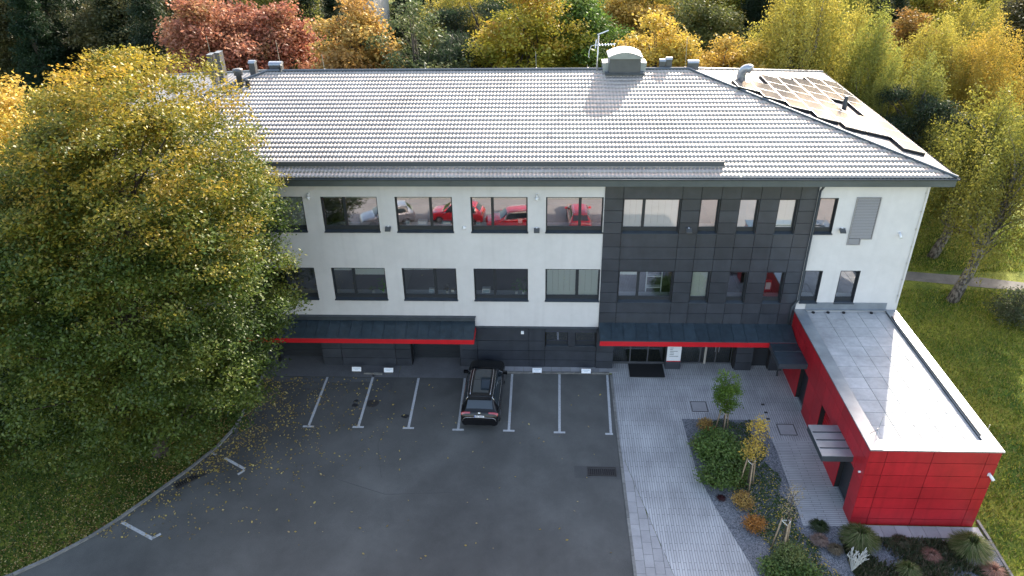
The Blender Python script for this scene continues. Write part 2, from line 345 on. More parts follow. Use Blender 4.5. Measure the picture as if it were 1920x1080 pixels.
M['patch'] = mat('asphalt_patch', (.066, .066, .064), .9, noise=[(.8, .8, 1.2), (60, .8, 1.2)], bump=(150, .004))
M['worn'] = mat('worn_asphalt', (.098, .100, .100), .85, noise=[(.5, .8, 1.15), (60, .85, 1.2)], bump=(150, .004))
sheet('asphalt_patch', [(-8.7, -1.22), (-7.45, -1.22), (-7.7, -3.1), (-8.25, -3.9), (-8.7, -3.9)], M['patch'], .003)
sheet('asphalt_patch', [(-15.2, -1.25), (-7.5, -1.25), (-7.6, -1.62), (-15.2, -1.75)], M['worn'], .002)
sheet('asphalt_patch', [(2.6, -8.0), (4.85, -8.0), (4.85, -8.85), (2.6, -8.8)], M['patch'], .002)
mb = MB()
for k, pts_ in enumerate([[(-15.2, -1.76), (-11, -1.64), (-7.5, -1.63)], [(-2, -9.5), (-1.2, -11.2), (-1.4, -13.5), (.2, -17)], [(-9, -9.2), (-6.5, -10.1), (-3.3, -9.9)], [(-7.4, -4.1), (-7.5, -6.8), (-6.9, -9)]]):
    for a_, b_ in zip(pts_[:-1], pts_[1:]):
        mb.prism([(a_[0], a_[1]), (b_[0], b_[1]), (b_[0] + .018, b_[1] + .022), (a_[0] + .018, a_[1] + .022)], lambda x, y: gz(x, y) - .004, lambda x, y: gz(x, y) + .0042)
mb.build('tar_seam', M['patch'], kind='structure')
# narrow slab strip along the wall by the car park
root = bpy.data.objects.new('wall_footway', None); col.objects.link(root); root['kind'] = 'structure'
x = -1.22
while x < 4.9:
    w_ = .55; mb = MB(); q = [(x, -.54), (x + w_ - .012, -.54), (x + w_ - .012, -.06), (x, -.06)]
    mb.prism(q, lambda a, b: gz(a, b) - .05, lambda a, b: gz(a, b) + .03); mb.build('paving_slab', M['paver'], root); x += w_

# plaza
sheet('plaza_paving', [(5.02, -.06), (5.02, -7.0), (6.64, -14.31), (7.95, -20.2), (12.4, -20.2), (15.2, -11.5), (15.2, -.0), (15.2, .55), (5.02, .55)], M['strips'], .012)
sheet('plaza_paving', [(12.86, -6.0), (12.84, -11.47), (15.2, -11.47), (15.2, -6.0)], M['stripsx'], .018)
# wedge of larger slabs between kerb and strips: each slab its own piece
root = bpy.data.objects.new('slab_footway', None); col.objects.link(root); root['kind'] = 'structure'
def wedge_r(y): return 5.02 + max(0., (-7.0 - y)) * (6.64 - 5.02) / 7.31
ci = 0; xx = 5.04
while xx < 7.4:
    yy = -7.0 + (ci % 2) * -.33
    while yy > -20:
        y1_ = yy - .66 + .014; x1_ = xx + .42 - .014
        # clip against the diagonal edge
        pts = [(xx, yy), (xx, y1_)]
        r0 = min(x1_, wedge_r(yy) - .02); r1 = min(x1_, wedge_r(y1_) - .02)
        if r1 > xx + .03:
            q = [(xx, y1_), (r1, y1_)] + ([(r0, yy)] if r0 > xx + .02 else []) + [(xx, yy)]
            mb = MB(); mb.prism(q, lambda a, b: gz(a, b) - .03, lambda a, b: gz(a, b) + .024); mb.build('paving_slab', M['paver'], root)
        yy -= .66
    xx += .42; ci += 1

# manholes with paved lids
for (x0, x1, y0, y1, lb) in [(9.12, 9.98, -3.84, -3.0, 'square paved manhole lid by the young green tree'), (13.36, 14.25, -5.58, -4.73, 'square paved manhole lid close to the red wall')]:
    t = thing('manhole_cover', (x0, y0, gz(x0, y0)), lb, 'manhole')
    mb = MB(); z = .026; W = x1 - x0; H = y1 - y0; e = .03
    for a in ((0, W, 0, e), (0, W, H - e, H), (0, e, e, H - e), (W - e, W, e, H - e)): mb.box(*a, z - .03, z)
    o = mb.build('rim', M['iron'], t); o.rotation_euler.x = math.atan(SL)
    l_ = part_box('lid', M['paver'], t, e + .01, W - e - .01, e + .01, H - e - .01, z - .04, z - .004); l_.rotation_euler.x = math.atan(SL)
# small gully covers on the plaza
for (u, v, lb) in [(1430, 759, 'small dark drain cover nearest the entrance canopy'), (1436, 774, 'small dark drain cover, middle of three'), (1440, 786, 'small dark drain cover nearest the planting bed corner')]:
    p = G(u, v); mb = MB(); mb.box(-.09, .09, -.06, .06, 0, .03)
    o = mb.build('drain_cover', M['iron']); o.location = (p.x, p.y, gz(p.x, p.y) + .006); tag(o, lb, 'drain cover')

# drains
def drain(corners, lb):
    c = sum((Vector(q) for q in corners), Vector((0, 0))) / 4; ex = Vector(corners[1]) - Vector(corners[0]); ey = Vector(corners[3]) - Vector(corners[0])
    t = thing('storm_drain', (c.x, c.y, gz(c.x, c.y)), lb, 'drain', rz=atan2(ex.y, ex.x)); L = ex.length; W = ey.length
    part_box('pit', M['backing'], t, -L / 2, L / 2, -W / 2, W / 2, -.02, .008)
    mb = MB()
    for a in ((-L / 2, L / 2, -W / 2, -W / 2 + .05), (-L / 2, L / 2, W / 2 - .05, W / 2), (-L / 2, -L / 2 + .05, -W / 2 + .05, W / 2 - .05), (L / 2 - .05, L / 2, -W / 2 + .05, W / 2 - .05), (-.03, .03, -W / 2 + .05, W / 2 - .05)): mb.box(*a, -.01, .03)
    mb.build('frame', M['iron'], t); n = int(L / .1)
    for i in range(1, n):
        x = -L / 2 + i * L / n
        if abs(x) < .05: continue
        part_box('bar', M['iron'], t, x - .022, x + .022, -W / 2 + .05, W / 2 - .05, 0, .026)
drain([(3.25, -8.66), (4.66, -8.66), (4.66, -8.06), (3.25, -8.06)], 'rectangular iron drain grate beside the plaza kerb')
drain([(-16.70, -10.0), (-15.62, -9.0), (-15.98, -8.72), (-17.0, -9.72)], 'rectangular iron drain grate beside the lawn kerb')
t = tag(MB().build('manhole_cover', M['iron']), 'round iron manhole cover beside a white parking line', 'manhole')
mb = MB(); mb.tube([(0, 0, -.02), (0, 0, .012)], .34, 20); t.data = mb.build('tmp', M['iron']).data; bpy.data.objects.remove(bpy.data.objects['tmp'])
p = G(699, 756); t.location = (p.x, p.y, gz(p.x, p.y))

# painted markings: each line is one piece of the car park's marking
def stripe(name, polys, lb):
    mb = MB()
    for q in polys: mb.prism(q, lambda a, b: gz(a, b) - .01, lambda a, b: gz(a, b) + .006)
    return tag(mb.build(name, M['paint']), lb, 'road marking', 'white lines of the parking bays')
LN = [((-11.52, -1.23), (-11.49, -5.37)), ((-8.86, -.95), (-8.81, -5.36)), ((-6.18, -1.23), (-6.11, -5.38)), ((-3.49, -1.2), (-3.45, -5.45)), ((-.77, -.74), (-.76, -5.47)), ((1.98, -.72), (1.91, -5.54)), ((4.74, -.74), (4.60, -5.60))]
LB = ['white T-ended bay line farthest left, under fallen leaves', 'white T-ended bay line between the two boards on one kerb', 'white T-ended bay line in front of the dark garage door', 'white T-ended bay line along the left side of the black car', 'white T-ended bay line just right of the black car', 'white T-ended bay line between two boards right of the car', 'white bay line beside the plaza kerb with a hooked end']
for k, ((xa, ya), (xb, yb)) in enumerate(LN):
    h = .065; tt = .30 if k < 6 else .0
    stripe('bay_line', [[(xb - h, yb), (xb + h, yb), (xa + h, ya), (xa - h, ya)], [(xb - .30, yb - .13), (xb + (.30 if k < 6 else .10), yb - .13), (xb + (.30 if k < 6 else .10), yb - .003), (xb - .30, yb - .003)]], LB[k])
def seg(a, b, wd):
    a = Vector(a); b = Vector(b); d = (b - a).normalized(); n = Vector((-d.y, d.x)) * wd / 2; return [tuple(a - n), tuple(b - n), tuple(b + n), tuple(a + n)]
stripe('bay_line', [seg((-15.15, -7.86), (-13.86, -8.60), .14), seg((-13.83, -8.68), (-14.07, -8.98), .12), seg((-15.9, -7.52), (-15.68, -7.64), .14)], 'short hooked white line by the lawn kerb above the drain')
stripe('bay_line', [seg((-18.42, -12.07), (-16.55, -12.98), .15), seg((-16.62, -12.96), (-16.32, -12.68), .13)], 'hooked white line by the lawn kerb below the drain')
# oil stains on the asphalt, flat
for (u, v, r) in [(668, 752, .16), (666, 760, .22), (760, 781, .25)]:
    p = G(u, v); q = [(p.x + cos(a) * r * random.uniform(.6, 1.1), p.y + sin(a) * r * .8 * random.uniform(.6, 1.1)) for a in [i * pi / 6 for i in range(12)]]
    sheet('oil_stain', q, M['black'], .004)

# ------------------------------------------------------------------ main building
B = thing('office_building', (0, 0, 0), 'long white and anthracite three-storey office building with a grey tiled hip roof', 'building')
def wall_grid(rect, holes, thick):
    """rect=(a0,a1,z0,z1) in wall coordinates; returns list of solid cells, merged along a"""
    A = sorted({rect[0], rect[1]} | {h[0] for h in holes} | {h[1] for h in holes}); Zs = sorted({rect[2], rect[3]} | {h[2] for h in holes} | {h[3] for h in holes})
    cells = []
    for j in range(len(Zs) - 1):
        run = None
        for i in range(len(A) - 1):
            ca = (A[i] + A[i + 1]) / 2; cz = (Zs[j] + Zs[j + 1]) / 2
            solid = rect[0] <= ca <= rect[1] and rect[2] <= cz <= rect[3] and not any(h[0] < ca < h[1] and h[2] < cz < h[3] for h in holes)
            if solid: run = (run[0], A[i + 1]) if run else (A[i], A[i + 1])
            if (not solid or i == len(A) - 2) and run: cells.append((run[0], run[1], Zs[j], Zs[j + 1])); run = None
    return cells
ZU0, ZU1, ZL0, ZL1 = 8.76, 10.77, 4.53, 6.54
wins = []   # (x0,x1,z0,z1,[mullions],style)
for x0, x1, mu, ml in [(-26.3, -23.5, -24.9, -24.9), (-22.5, -19.5, -21.2, -21), (-18.6, -15.6, -17.3, -17), (-14.66, -11.68, -13.35, -13.3), (-10.72, -7.74, -9.54, -9.55), (-6.79, -3.79, -4.95, -5.0), (-2.82, .16, -1.69, -1.68), (1.12, 4.10, 2.9, 2.87)]:
    wins.append((x0, x1, ZU0, ZU1, [mu], 'w')); wins.append((x0, x1, ZL0, ZL1, [ml], 'w'))
dz = [(5.12, 8.08, [6.21]), (9.08, 10.06, []), (11.06, 12.06, []), (13.04, 14.05, [])]
for x0, x1, mu in dz:
    wins.append((x0, x1, 8.74, 10.69, mu, 'd')); wins.append((x0, x1, 4.50, 6.46, mu, 'd'))
wins.append((15.1, 16.03, 8.74, 10.75, [], 'w')); wins.append((15.1, 16.03, 4.54, 6.53, [], 'w')); wins.append((16.97, 18.02, 4.53, 6.54, [], 'w'))
gwin = (1.16, 4.02, 1.5, 2.46)
holes = [(a, b, c, d) for a, b, c, d, _, _ in wins] + [gwin, (-14.7, -12.02, -1, 2.55), (-6.7, -3.86, -1, 2.55), (5.08, 12.05, -1, 2.75), (13.1, 14.04, -1, 2.5)]
for (a, b, c, d) in wall_grid((-27.0, 20.45, -1.0, 11.95), holes, .4):
    pass
mb = MB()
for (a, b, c, d) in wall_grid((-27.0, 4.15, 2.80, 11.95), holes, .4) + wall_grid((14.95, 20.45, 2.8, 11.95), holes, .4): mb.box(a, b, 0, .4, c, d)
mb.box(20.05, 20.45, .4, 19.3, -.5, 11.95); mb.box(-27, 20.45, 19.3, 19.7, -.5, 11.95); mb.box(-27, -26.6, .4, 19.3, -.5, 11.95)
mb.box(14.95, 20.45, 0, .4, -1, 2.8)
wall = mb.build('wall', M['stucco'], B)
mb = MB()
for (a, b, c, d) in wall_grid((4.15, 14.95, 2.8, 11.95), holes, .4) + wall_grid((-27, 14.95, -1.0, 2.8), holes, .4): mb.box(a, b, .0, .4, c, d)
mb.build('backing_wall', M['backing'], B)
# cladding panels (each one a piece), 5 cm proud of the wall with open joints
J = .012
def panel(x0, x1, z0, z1, y0=-.055, y1=-.004, m='anthracite', nm='cladding_panel', parent=B):
    return part_box(nm, M[m], parent, x0 + J, x1 - J, y0, y1, z0 + J, z1 - J)
CX = [4.14, 5.10, 8.11, 9.07, 10.10, 11.08, 12.09, 13.05, 14.08, 14.95]
CZ = [11.66, 11.0, 10.69, 10.04, 9.36, 8.70, 7.93, 7.20, 6.47, 5.77, 5.12, 4.46, 3.80, 3.16]
CZ = [11.72, 10.70, 10.04, 9.36, 8.72, 7.93, 7.20, 6.47, 5.77, 5.12, 4.48, 3.80, 3.12]
dark_holes = [w_ for w_ in wins if w_[5] == 'd']
for i in range(len(CX) - 1):
    for j in range(len(CZ) - 1):
        x0, x1, z1, z0 = CX[i], CX[i + 1], CZ[j], CZ[j + 1]; cx, cz = (x0 + x1) / 2, (z0 + z1) / 2
        if any(h[0] < cx < h[1] and h[2] < cz < h[3] for h in dark_holes): continue
        panel(x0, x1, z0, z1)
# ground-floor panels
def gf(xs_, zs_, skip=lambda cx, cz: False, **k):
    for i in range(len(xs_) - 1):
        for j in range(len(zs_) - 1):
            if skip((xs_[i] + xs_[i + 1]) / 2, (zs_[j] + zs_[j + 1]) / 2): continue
            panel(xs_[i], xs_[i + 1], zs_[j], zs_[j + 1], **k)
GZ = [-.08, .54, 1.18, 1.85, 2.70]
gf([-16.4, -14.72], GZ, y0=-.08, y1=-.004); gf([-12.0, -10.84, -7.64, -6.72], GZ, y0=-.08, y1=-.004); gf([-3.84, -2.80, .19, 1.12], GZ, y0=-.08, y1=-.004)
gf([1.12, 4.08], [-.08, .54, 1.18, 1.50], y0=-.08, y1=-.004); gf([1.12, 4.08], [2.46, 2.72], y0=-.08, y1=-.004)
gf([4.08, 5.06], GZ, y0=-.16, y1=-.004); gf([12.1, 13.06], GZ, y0=-.16, y1=-.004); gf([14.06, 14.82], GZ, y0=-.16, y1=-.004)
mb = MB(); mb.box(-2.85, 4.15, -.12, -.002, 2.73, 2.81); mb.build('drip_edge', M['dark_metal'], B)
# garage recesses with doors
for x0, x1 in ((-14.7, -12.02), (-6.7, -3.86)):
    mb = MB(); mb.box(x0 - .15, x0, .4, .80, -1, 2.6); mb.box(x1, x1 + .15, .4, .80, -1, 2.6); mb.box(x0, x1, .4, .8, 2.55, 2.7); mb.build('recess_lining', M['anthracite'], B)
    gd = part_box('garage_door', M['frame'], B, x0, x1, .78, .84, -.6, 2.55)
    for k in range(10):
        part_box('door_slat', M['frame'], gd, x0 + .02, x1 - .02, .762, .779, -.02 + k * .257, .225 + k * .257)
# windows
def pane_quad(o, x0, x1, y, z0, z1, m='glass'):
    mb = MB(); mb.add([(x0, y, z0), (x1, y, z0), (x1, y, z1), (x0, y, z1)], [(0, 1, 2, 3)]); return mb.build('pane', M[m], o)
def window(x0, x1, z0, z1, mull, style, fy=.15):
    mb = MB(); t = .03; yb = fy
    y0 = -.057 if style == 'd' else -.012
    mb.box(x0, x0 + t, y0, yb, z0, z1); mb.box(x1 - t, x1, y0, yb, z0, z1); mb.box(x0 + t, x1 - t, y0, yb, z1 - t, z1)
    f = .07; bz = z0 + .26
    mb.box(x0 + t, x1 - t, yb, yb + .07, z1 - f, z1 - t); mb.box(x0 + t, x1 - t, yb, yb + .07, z0, bz)
    mb.box(x0 + t, x0 + f, yb, yb + .07, bz, z1 - f); mb.box(x1 - f, x1 - t, yb, yb + .07, bz, z1 - f)
    xe = [x0 + f]
    for m_ in mull:
        mb.box(m_ - .075, m_ + .075, yb, yb + .07, bz, z1 - f); xe += [m_ - .075, m_ + .075]
    xe.append(x1 - f); o = mb.build('window', M['frame'], B)
    mb = MB(); mb.hexa([(x0 - .03, -.11, z0 - .03), (x1 + .03, -.11, z0 - .03), (x1 + .03, yb, z0 + .02), (x0 - .03, yb, z0 + .02),
                        (x0 - .03, -.11, z0 + .0), (x1 + .03, -.11, z0 + .0), (x1 + .03, yb, z0 + .055), (x0 - .03, yb, z0 + .055)]); mb.build('sill', M['dark_metal'], o)
    for i in range(0, len(xe), 2):
        pane_quad(o, xe[i], xe[i + 1], yb + .035, bz, z1 - f)
        part_box('bead', M['dark_metal'], o, xe[i] + .003, xe[i + 1] - .003, yb + .012, yb + .028, bz + .003, bz + .03)
    part_box('sill_board', M['sillwhite'], o, x0 - .05, x1 + .05, yb + .09, yb + .55, bz - .06, bz - .02)
    return o, xe, bz, z1 - f, yb
WO = {}
for w_ in wins:
    x0, x1, z0, z1, mu, st = w_; r = window(x0, x1, z0, z1, mu, st); WO[(round(x0, 1), z0 > 7)] = r
def blinds(key, lights, top=0., bottom=1., n=None, m='blind'):
    o, xe, zb, zt, yb = WO[key]
    for i in lights:
        a, b = xe[2 * i] + .01, xe[2 * i + 1] - .01; H = zt - zb; z1 = zt - top * H; z0 = zt - bottom * H
        k = n or max(2, round((b - a) / .35))
        for q in range(k):
            part_box('blind', M[m], o, a + (b - a) * q / k + .004, a + (b - a) * (q + 1) / k - .004, yb + .075 + .006 * (q % 2), yb + .082 + .006 * (q % 2), z0, z1)
        part_box('blind_rail', M['sillwhite'], o, a, b, yb + .070, yb + .1, z0 - .03, z0 - .002)
blinds((5.1, True), [0, 1]); blinds((13.0, True), [0]); blinds((11.1, True), [0], bottom=1.0, m='bluegrey'); blinds((9.1, False), [0]); blinds((1.1, False), [0, 1])
blinds((-10.7, False), [1], bottom=.26, n=1); blinds((-10.7, False), [0], bottom=.10, n=1); blinds((-6.8, False), [0], bottom=.06, n=1); blinds((-14.7, True), [1], n=2)
blinds((5.1, False), [0], top=.0, bottom=.16, n=1)
for k_ in ((-10.7, True), (-6.8, True), (-2.8, True), (1.1, True)): blinds(k_, [0, 1], bottom=.035, n=1)
# a casement standing open inwards
o, xe, zb, zt, yb = WO[(-10.7, True)]
mb = MB(); L = xe[1] - xe[0]
for a in ((0, L, 0, .06), (0, L, zt - zb - .06, zt - zb)): mb.box(a[0], a[1], -.03, .03, a[2], a[3])
for a in ((0, .06), (L - .06, L)): mb.box(a[0], a[1], -.03, .03, .06, zt - zb - .06)
s_ = mb.build('open_sash', M['frame'], o); s_.location = (xe[0], yb + .1, zb); s_.rotation_euler.z = radians(38)
# ground floor window, two lights with a pier between
for a, b in ((1.2, 2.44), (2.86, 4.0)):
    mb = MB(); mb.box(a, b, .06, .12, 1.5, 1.82); mb.box(a, b, .06, .12, 2.40, 2.46); mb.box(a, a + .05, .06, .12, 1.82, 2.4); mb.box(b - .05, b, .06, .12, 1.82, 2.4)
    o = mb.build('window', M['frame'], B); pane_quad(o, a + .05, b - .05, .09, 1.82, 2.4); part_box('sill', M['dark_metal'], o, a, b, -.10, .06, 1.50, 1.54)
part_box('window_pier', M['anthracite'], B, 2.45, 2.85, -.07, .3, 1.5, 2.46)
# louvre grille on the white wall
g_ = part_box('vent_grille', M['backing'], B, 16.97, 18.11, -.03, -.002, 8.48, 10.76)
lo_ = part_box('vent_grille', M['backing'], B, 16.97, 17.56, -.03, -.002, 8.15, 8.47)
for k in range(26): 
    z = 8.50 + k * .0868; mb = MB(); mb.hexa([(16.99, -.075, z), (18.09, -.075, z), (18.09, -.03, z + .03), (16.99, -.03, z + .03), (16.99, -.075, z + .015), (18.09, -.075, z + .015), (18.09, -.03, z + .06), (16.99, -.03, z + .06)]); mb.build('slat', M['louvre'], g_)
for k in range(4):
    z = 8.17 + k * .075; mb = MB(); mb.hexa([(16.99, -.075, z), (17.54, -.075, z), (17.54, -.03, z + .03), (16.99, -.03, z + .03), (16.99, -.075, z + .015), (17.54, -.075, z + .015), (17.54, -.03, z + .055), (16.99, -.03, z + .055)]); mb.build('slat', M['louvre'], lo_)
mb = MB()
for a in ((16.93, 18.15, 10.76, 10.80), (17.56, 18.15, 8.44, 8.48), (16.93, 17.6, 8.11, 8.15)): mb.box(a[0], a[1], -.08, -.003, a[2], a[3])
for a in ((16.93, 16.97, 8.15, 10.76), (18.11, 18.15, 8.48, 10.76), (17.56, 17.60, 8.15, 8.44)): mb.box(a[0], a[1], -.08, -.003, a[2], a[3])
mb.build('grille_frame', M['louvre'], B)
# downpipes
mb = MB(); mb.tube([(15.0, -.55, 11.7), (14.98, -.16, 11.2), (14.98, -.15, 4.75), (14.72, -.15, 4.35), (14.72, -.15, 3.2)], .06, 8); mb.build('downpipe', M['dark_metal'], B, smooth=True)
mb = MB(); mb.tube([(20.30, -.05, 11.6), (20.30, -.05, 4.6)], .012, 6)
for k in range(7): mb.box(20.27, 20.33, -.06, -.002, 5 + k, 5.05 + k)
mb.build('lightning_cable', M['galv'], B)
mb = MB(); mb.box(15.5, 19.85, -.05, -.003, 4.12, 4.55); mb.box(15.5, 19.9, -.14, -.05, 4.12, 4.16); mb.build('wall_flashing', M['capmetal'], B)
# interior
mb = MB()
for (zf, zc) in ((-.05, 3.3), (3.75, 7.2), (8.0, 11.3)):
    mb.box(-26.5, 20.0, .42, 5.5, zf - .25, zf, 1); mb.box(-26.5, 20.0, 5.5, 5.7, zf, zc); mb.box(-26.5, 20.0, .42, 5.5, zc, zc + .2)
    for x in (-26.6, -23, -19, -15.1, -11.2, -7.2, -3.3, .6, 4.6, 8.6, 10.5, 12.6, 14.5, 16.5, 20.0): mb.box(x - .06, x + .06, .42, 5.5, zf, zc)
mb.build('office_rooms', [M['roomwall'], M['roomfloor']], B)

# roof --------------------------------------------------------------
ER = dict(x0=-27.6, x1=21.2, y0=-.76, y1=19.95, z=12.13); AX0, AX1, AY, AZ = -15.9, 9.54, 9.6, 14.93
roof = MB()
roof.add([(ER['x0'], ER['y0'], ER['z'] - .03), (ER['x1'], ER['y0'], ER['z'] - .03), (ER['x1'], ER['y1'], ER['z'] - .03), (ER['x0'], ER['y1'], ER['z'] - .03), (AX0, AY, AZ - .03), (AX1, AY, AZ - .03)],
         [(0, 1, 5, 4), (1, 2, 5), (2, 3, 4, 5), (3, 0, 4), (3, 2, 1, 0)])
RF = roof.build('roof', M['dark_metal'], B)
def tiles(O, E, A0, A1, wave=.197, course=.43):
    """wavy stepped metal tiles over the face O-E (eave) / A0-A1 (top)"""
    O, E, A0, A1 = map(Vector, (O, E, A0, A1)); U = (E - O).normalized(); N = U.cross(A0 - O).normalized()
    if N.z < 0: N = -N
    Vv = N.cross(U).normalized()
    if Vv.z < 0: Vv = -Vv
    LU = (E - O).length; LV = (A0 - O).dot(Vv); l0 = (A0 - O).dot(U) / LV; r0 = (LU - (A1 - O).dot(U)) / LV
    nu = int(LU / wave) * 6 + 1; us = np.arange(nu) * (wave / 6); ph = (np.arange(nu) % 6)
    prof = np.array([.0, .006, .022, .030, .020, .004])[ph]
    Vs = []; Fs = []; base = 0; nc = int(math.ceil(LV / course))
    On = np.array(O); Un = np.array(U); Vn = np.array(Vv); Nn = np.array(N)
    rows = []
    for j in range(nc):
        t0 = j * course; t1 = min((j + 1) * course, LV); rows.append((t0, -.005)); rows.append((t0 + .002, .011)); rows.append((t1 - .002, 0.0))
    sag = np.where(prof > 0, 0, 0)
    for (t, h) in rows:
        uu = np.clip(us, l0 * t, max(l0 * t, LU - r0 * t)); P = On + uu[:, None] * Un + (t - (.025 * (prof < .015) if h > .01 else 0))[:, None] * Vn if h > .01 else On + uu[:, None] * Un + t * Vn
        P = P + (prof + h)[:, None] * Nn; Vs.append(P)
    Vs = np.concatenate(Vs); R = len(rows); a = np.arange(nu - 1)
    for i in range(R - 1):
        t = rows[i][0]; keep = (us[1:] > l0 * t) & (us[:-1] < LU - r0 * t); b = a[keep]
        Fs.append(np.stack([i * nu + b, i * nu + b + 1, (i + 1) * nu + b + 1, (i + 1) * nu + b], 1))
    return Vs, np.concatenate(Fs)
e = ER
c_fl, c_fr, c_br, c_bl = (e['x0'], e['y0'], e['z']), (e['x1'], e['y0'], e['z']), (e['x1'], e['y1'], e['z']), (e['x0'], e['y1'], e['z'])
for (O, E_, a0, a1) in ((c_fl, c_fr, (AX0, AY, AZ), (AX1, AY, AZ)), (c_fr, c_br, (AX1, AY, AZ), (AX1, AY, AZ)), (c_bl, c_fl, (AX0, AY, AZ), (AX0, AY, AZ))):
    V_, F_ = tiles(O, E_, a0, a1); o = link('roof_tiles', fast_mesh('roof_tiles', V_, F_), M['tile'], RF); o['kind'] = 'stuff'
def capline(a, b, r=.085, n=14):
    a, b = Vector(a), Vector(b); mb = MB(); mb.tube([a + Vector((0, 0, .05)), b + Vector((0, 0, .05))], r, 8); L = (b - a).length; k = int(L / 2.2)
    for i in range(1, k):
        p = a + (b - a) * i / k + Vector((0, 0, .05)); d = (b - a).normalized() * .03; mb.tube([p - d, p + d], r + .012, 8)
    mb.build('ridge_cap', M['fascia'], RF)
A0, A1 = (AX0, AY, AZ), (AX1, AY, AZ)
capline(A0, A1); capline(A1, c_fr); capline(A1, c_br); capline(A0, c_fl); capline(A0, c_bl)
mb = MB(); ov = .02
mb.box(e['x0'], e['x1'], e['y0'] - .0, e['y0'] + .06, 11.66, 12.06); mb.box(e['x1'] - .06, e['x1'], e['y0'] + .06, e['y1'], 11.66, 12.06); mb.box(e['x0'], e['x1'], e['y1'], e['y1'] + .06, 11.66, 12.06)
mb.build('fascia', M['fascia'], RF)
part_box('soffit', M['fascia'], RF, e['x0'] + .07, e['x1'] - .07, e['y0'] + .065, e['y1'] - .01, 11.70, 11.74)
def gutter(a, b, out):
    a, b, out = Vector(a), Vector(b), Vector(out); mb = MB(); n = 8; prof = []
    for k in range(n + 1):
        t = pi * k / n; prof.append(out * (-.075 * cos(t) + .08) + Vector((0, 0, -.075 * sin(t))))
    pts = [a + q for q in prof] + [b + q for q in prof]; m_ = n + 1
    mb.add(pts, [(k, k + 1, m_ + k + 1, m_ + k) for k in range(n)]); mb.tube([a + out * .155, b + out * .155], .013, 6)
    mb.build('gutter', M['dark_metal'], RF, smooth=True)
gutter((e['x0'], e['y0'], 12.10), (e['x1'] + .05, e['y0'], 12.10), (0, -1, 0)); gutter((e['x1'], e['y0'], 12.10), (e['x1'], e['y1'], 12.10), (1, 0, 0))
kf = (AZ - e['z']) / (AY - e['y0'])
def rz(y): return e['z'] + kf * (y - e['y0'])
mb = MB(); mb.hexa([(-24, .10, rz(.1) + .05), (10.06, .10, rz(.1) + .05), (10.06, .22, rz(.22) + .05), (-24, .22, rz(.22) + .05), (-24, .08, rz(.1) + .30), (10.06, .08, rz(.1) + .30), (10.06, .22, rz(.22) + .26), (-24, .22, rz(.22) + .26)])
mb.build('snow_guard', M['guard'], RF)

# canopies ------------------------------------------------------------
def canopy(x0, x1, yb_, zb_, yf, zf, drop, pitch, nm='canopy', end=True):
    mb = MB(); mb.hexa([(x0, yf, zf - drop), (x1, yf, zf - drop), (x1, yb_, zf - drop), (x0, yb_, zf - drop), (x0, yf, zf - .03), (x1, yf, zf - .03), (x1, yb_, zb_ - .03), (x0, yb_, zb_ - .03)])
    c = mb.build(nm, M['dark_metal'], B); n = round((x1 - x0) / pitch); w_ = (x1 - x0) / n
    for i in range(n):
        a = x0 + i * w_; b = a + w_ - .018; mb = MB()
        mb.hexa([(a, yf - .02, zf - .028), (b, yf - .02, zf - .028), (b, yb_, zb_ - .028), (a, yb_, zb_ - .028), (a, yf - .02, zf), (b, yf - .02, zf), (b, yb_, zb_), (a, yb_, zb_)]); mb.build('canopy_sheet', M['canopy'], c)
    for i in range(1, n):
        mb = MB(); a = x0 + i * w_ - .009; mb.hexa([(a - .012, yf - .02, zf), (a + .012, yf - .02, zf), (a + .012, yb_, zb_), (a - .012, yb_, zb_), (a - .012, yf - .02, zf + .03), (a + .012, yf - .02, zf + .03), (a + .012, yb_, zb_ + .03), (a - .012, yb_, zb_ + .03)]); mb.build('seam', M['canopy'], c)
    part_box('red_fascia', M['redtrim'], c, x0 - .01, x1 + .012, yf - .055, yf - .022, zf - drop + .02, zf - .045)
    mb = MB(); mb.box(x0, x1, yf - .07, yf - .02, zf - .043, zf + .004); mb.build('drip_edge', M['dark_metal'], c)
    return c
c1 = canopy(-16.3, -2.86, -.06, 3.20, -1.32, 2.80, .36, .64); part_box('end_cheek', M['redtrim'], c1, -2.855, -2.84, -1.3, -.06, 2.44, 2.78)
mb = MB(); mb.box(-16.3, -2.86, -.16, -.003, 3.21, 3.44); mb.box(-16.3, -2.82, -.22, -.0, 3.44, 3.48); mb.build('upstand', M['dark_metal'], c1)
c2 = canopy(4.17, 14.9, -.06, 3.14, -1.32, 2.80, .38, .66); 
# the red strip stops at the small side canopy
# entrance ------------------------------------------------------------
mb = MB(); mb.box(5.08, 12.05, .42, .5, 2.55, 2.8); mb.box(5.02, 5.08, -.1, .5, -.3, 2.75); mb.box(8.2, 8.32, .40, .5, -.2, 2.55); mb.build('entrance_lining', M['anthracite'], B)
def glazed(x0, x1, z1, y, name, nl):
    mb = MB(); z0 = .02; mb.box(x0, x1, y, y + .06, z0, z0 + .1); mb.box(x0, x1, y, y + .06, z1 - .08, z1); xs_ = [x0 + (x1 - x0) * i / nl for i in range(nl + 1)]
    for i, x in enumerate(xs_): mb.box(max(x0, x - .035), min(x1, x + .035), y, y + .06, z0 + .1, z1 - .08)
    o = mb.build(name, M['hatch'], B)
    for i in range(nl): pane_quad(o, xs_[i] + .035, xs_[i + 1] - .035, y + .03, z0 + .1, z1 - .08, 'glassdark')
    return o
o = glazed(5.1, 8.18, 2.5, .42, 'sliding_door', 3); glazed(8.34, 10.2, 2.55, .44, 'glazed_screen', 1); o = glazed(10.2, 12.03, 2.55, .44, 'glazed_door', 2)
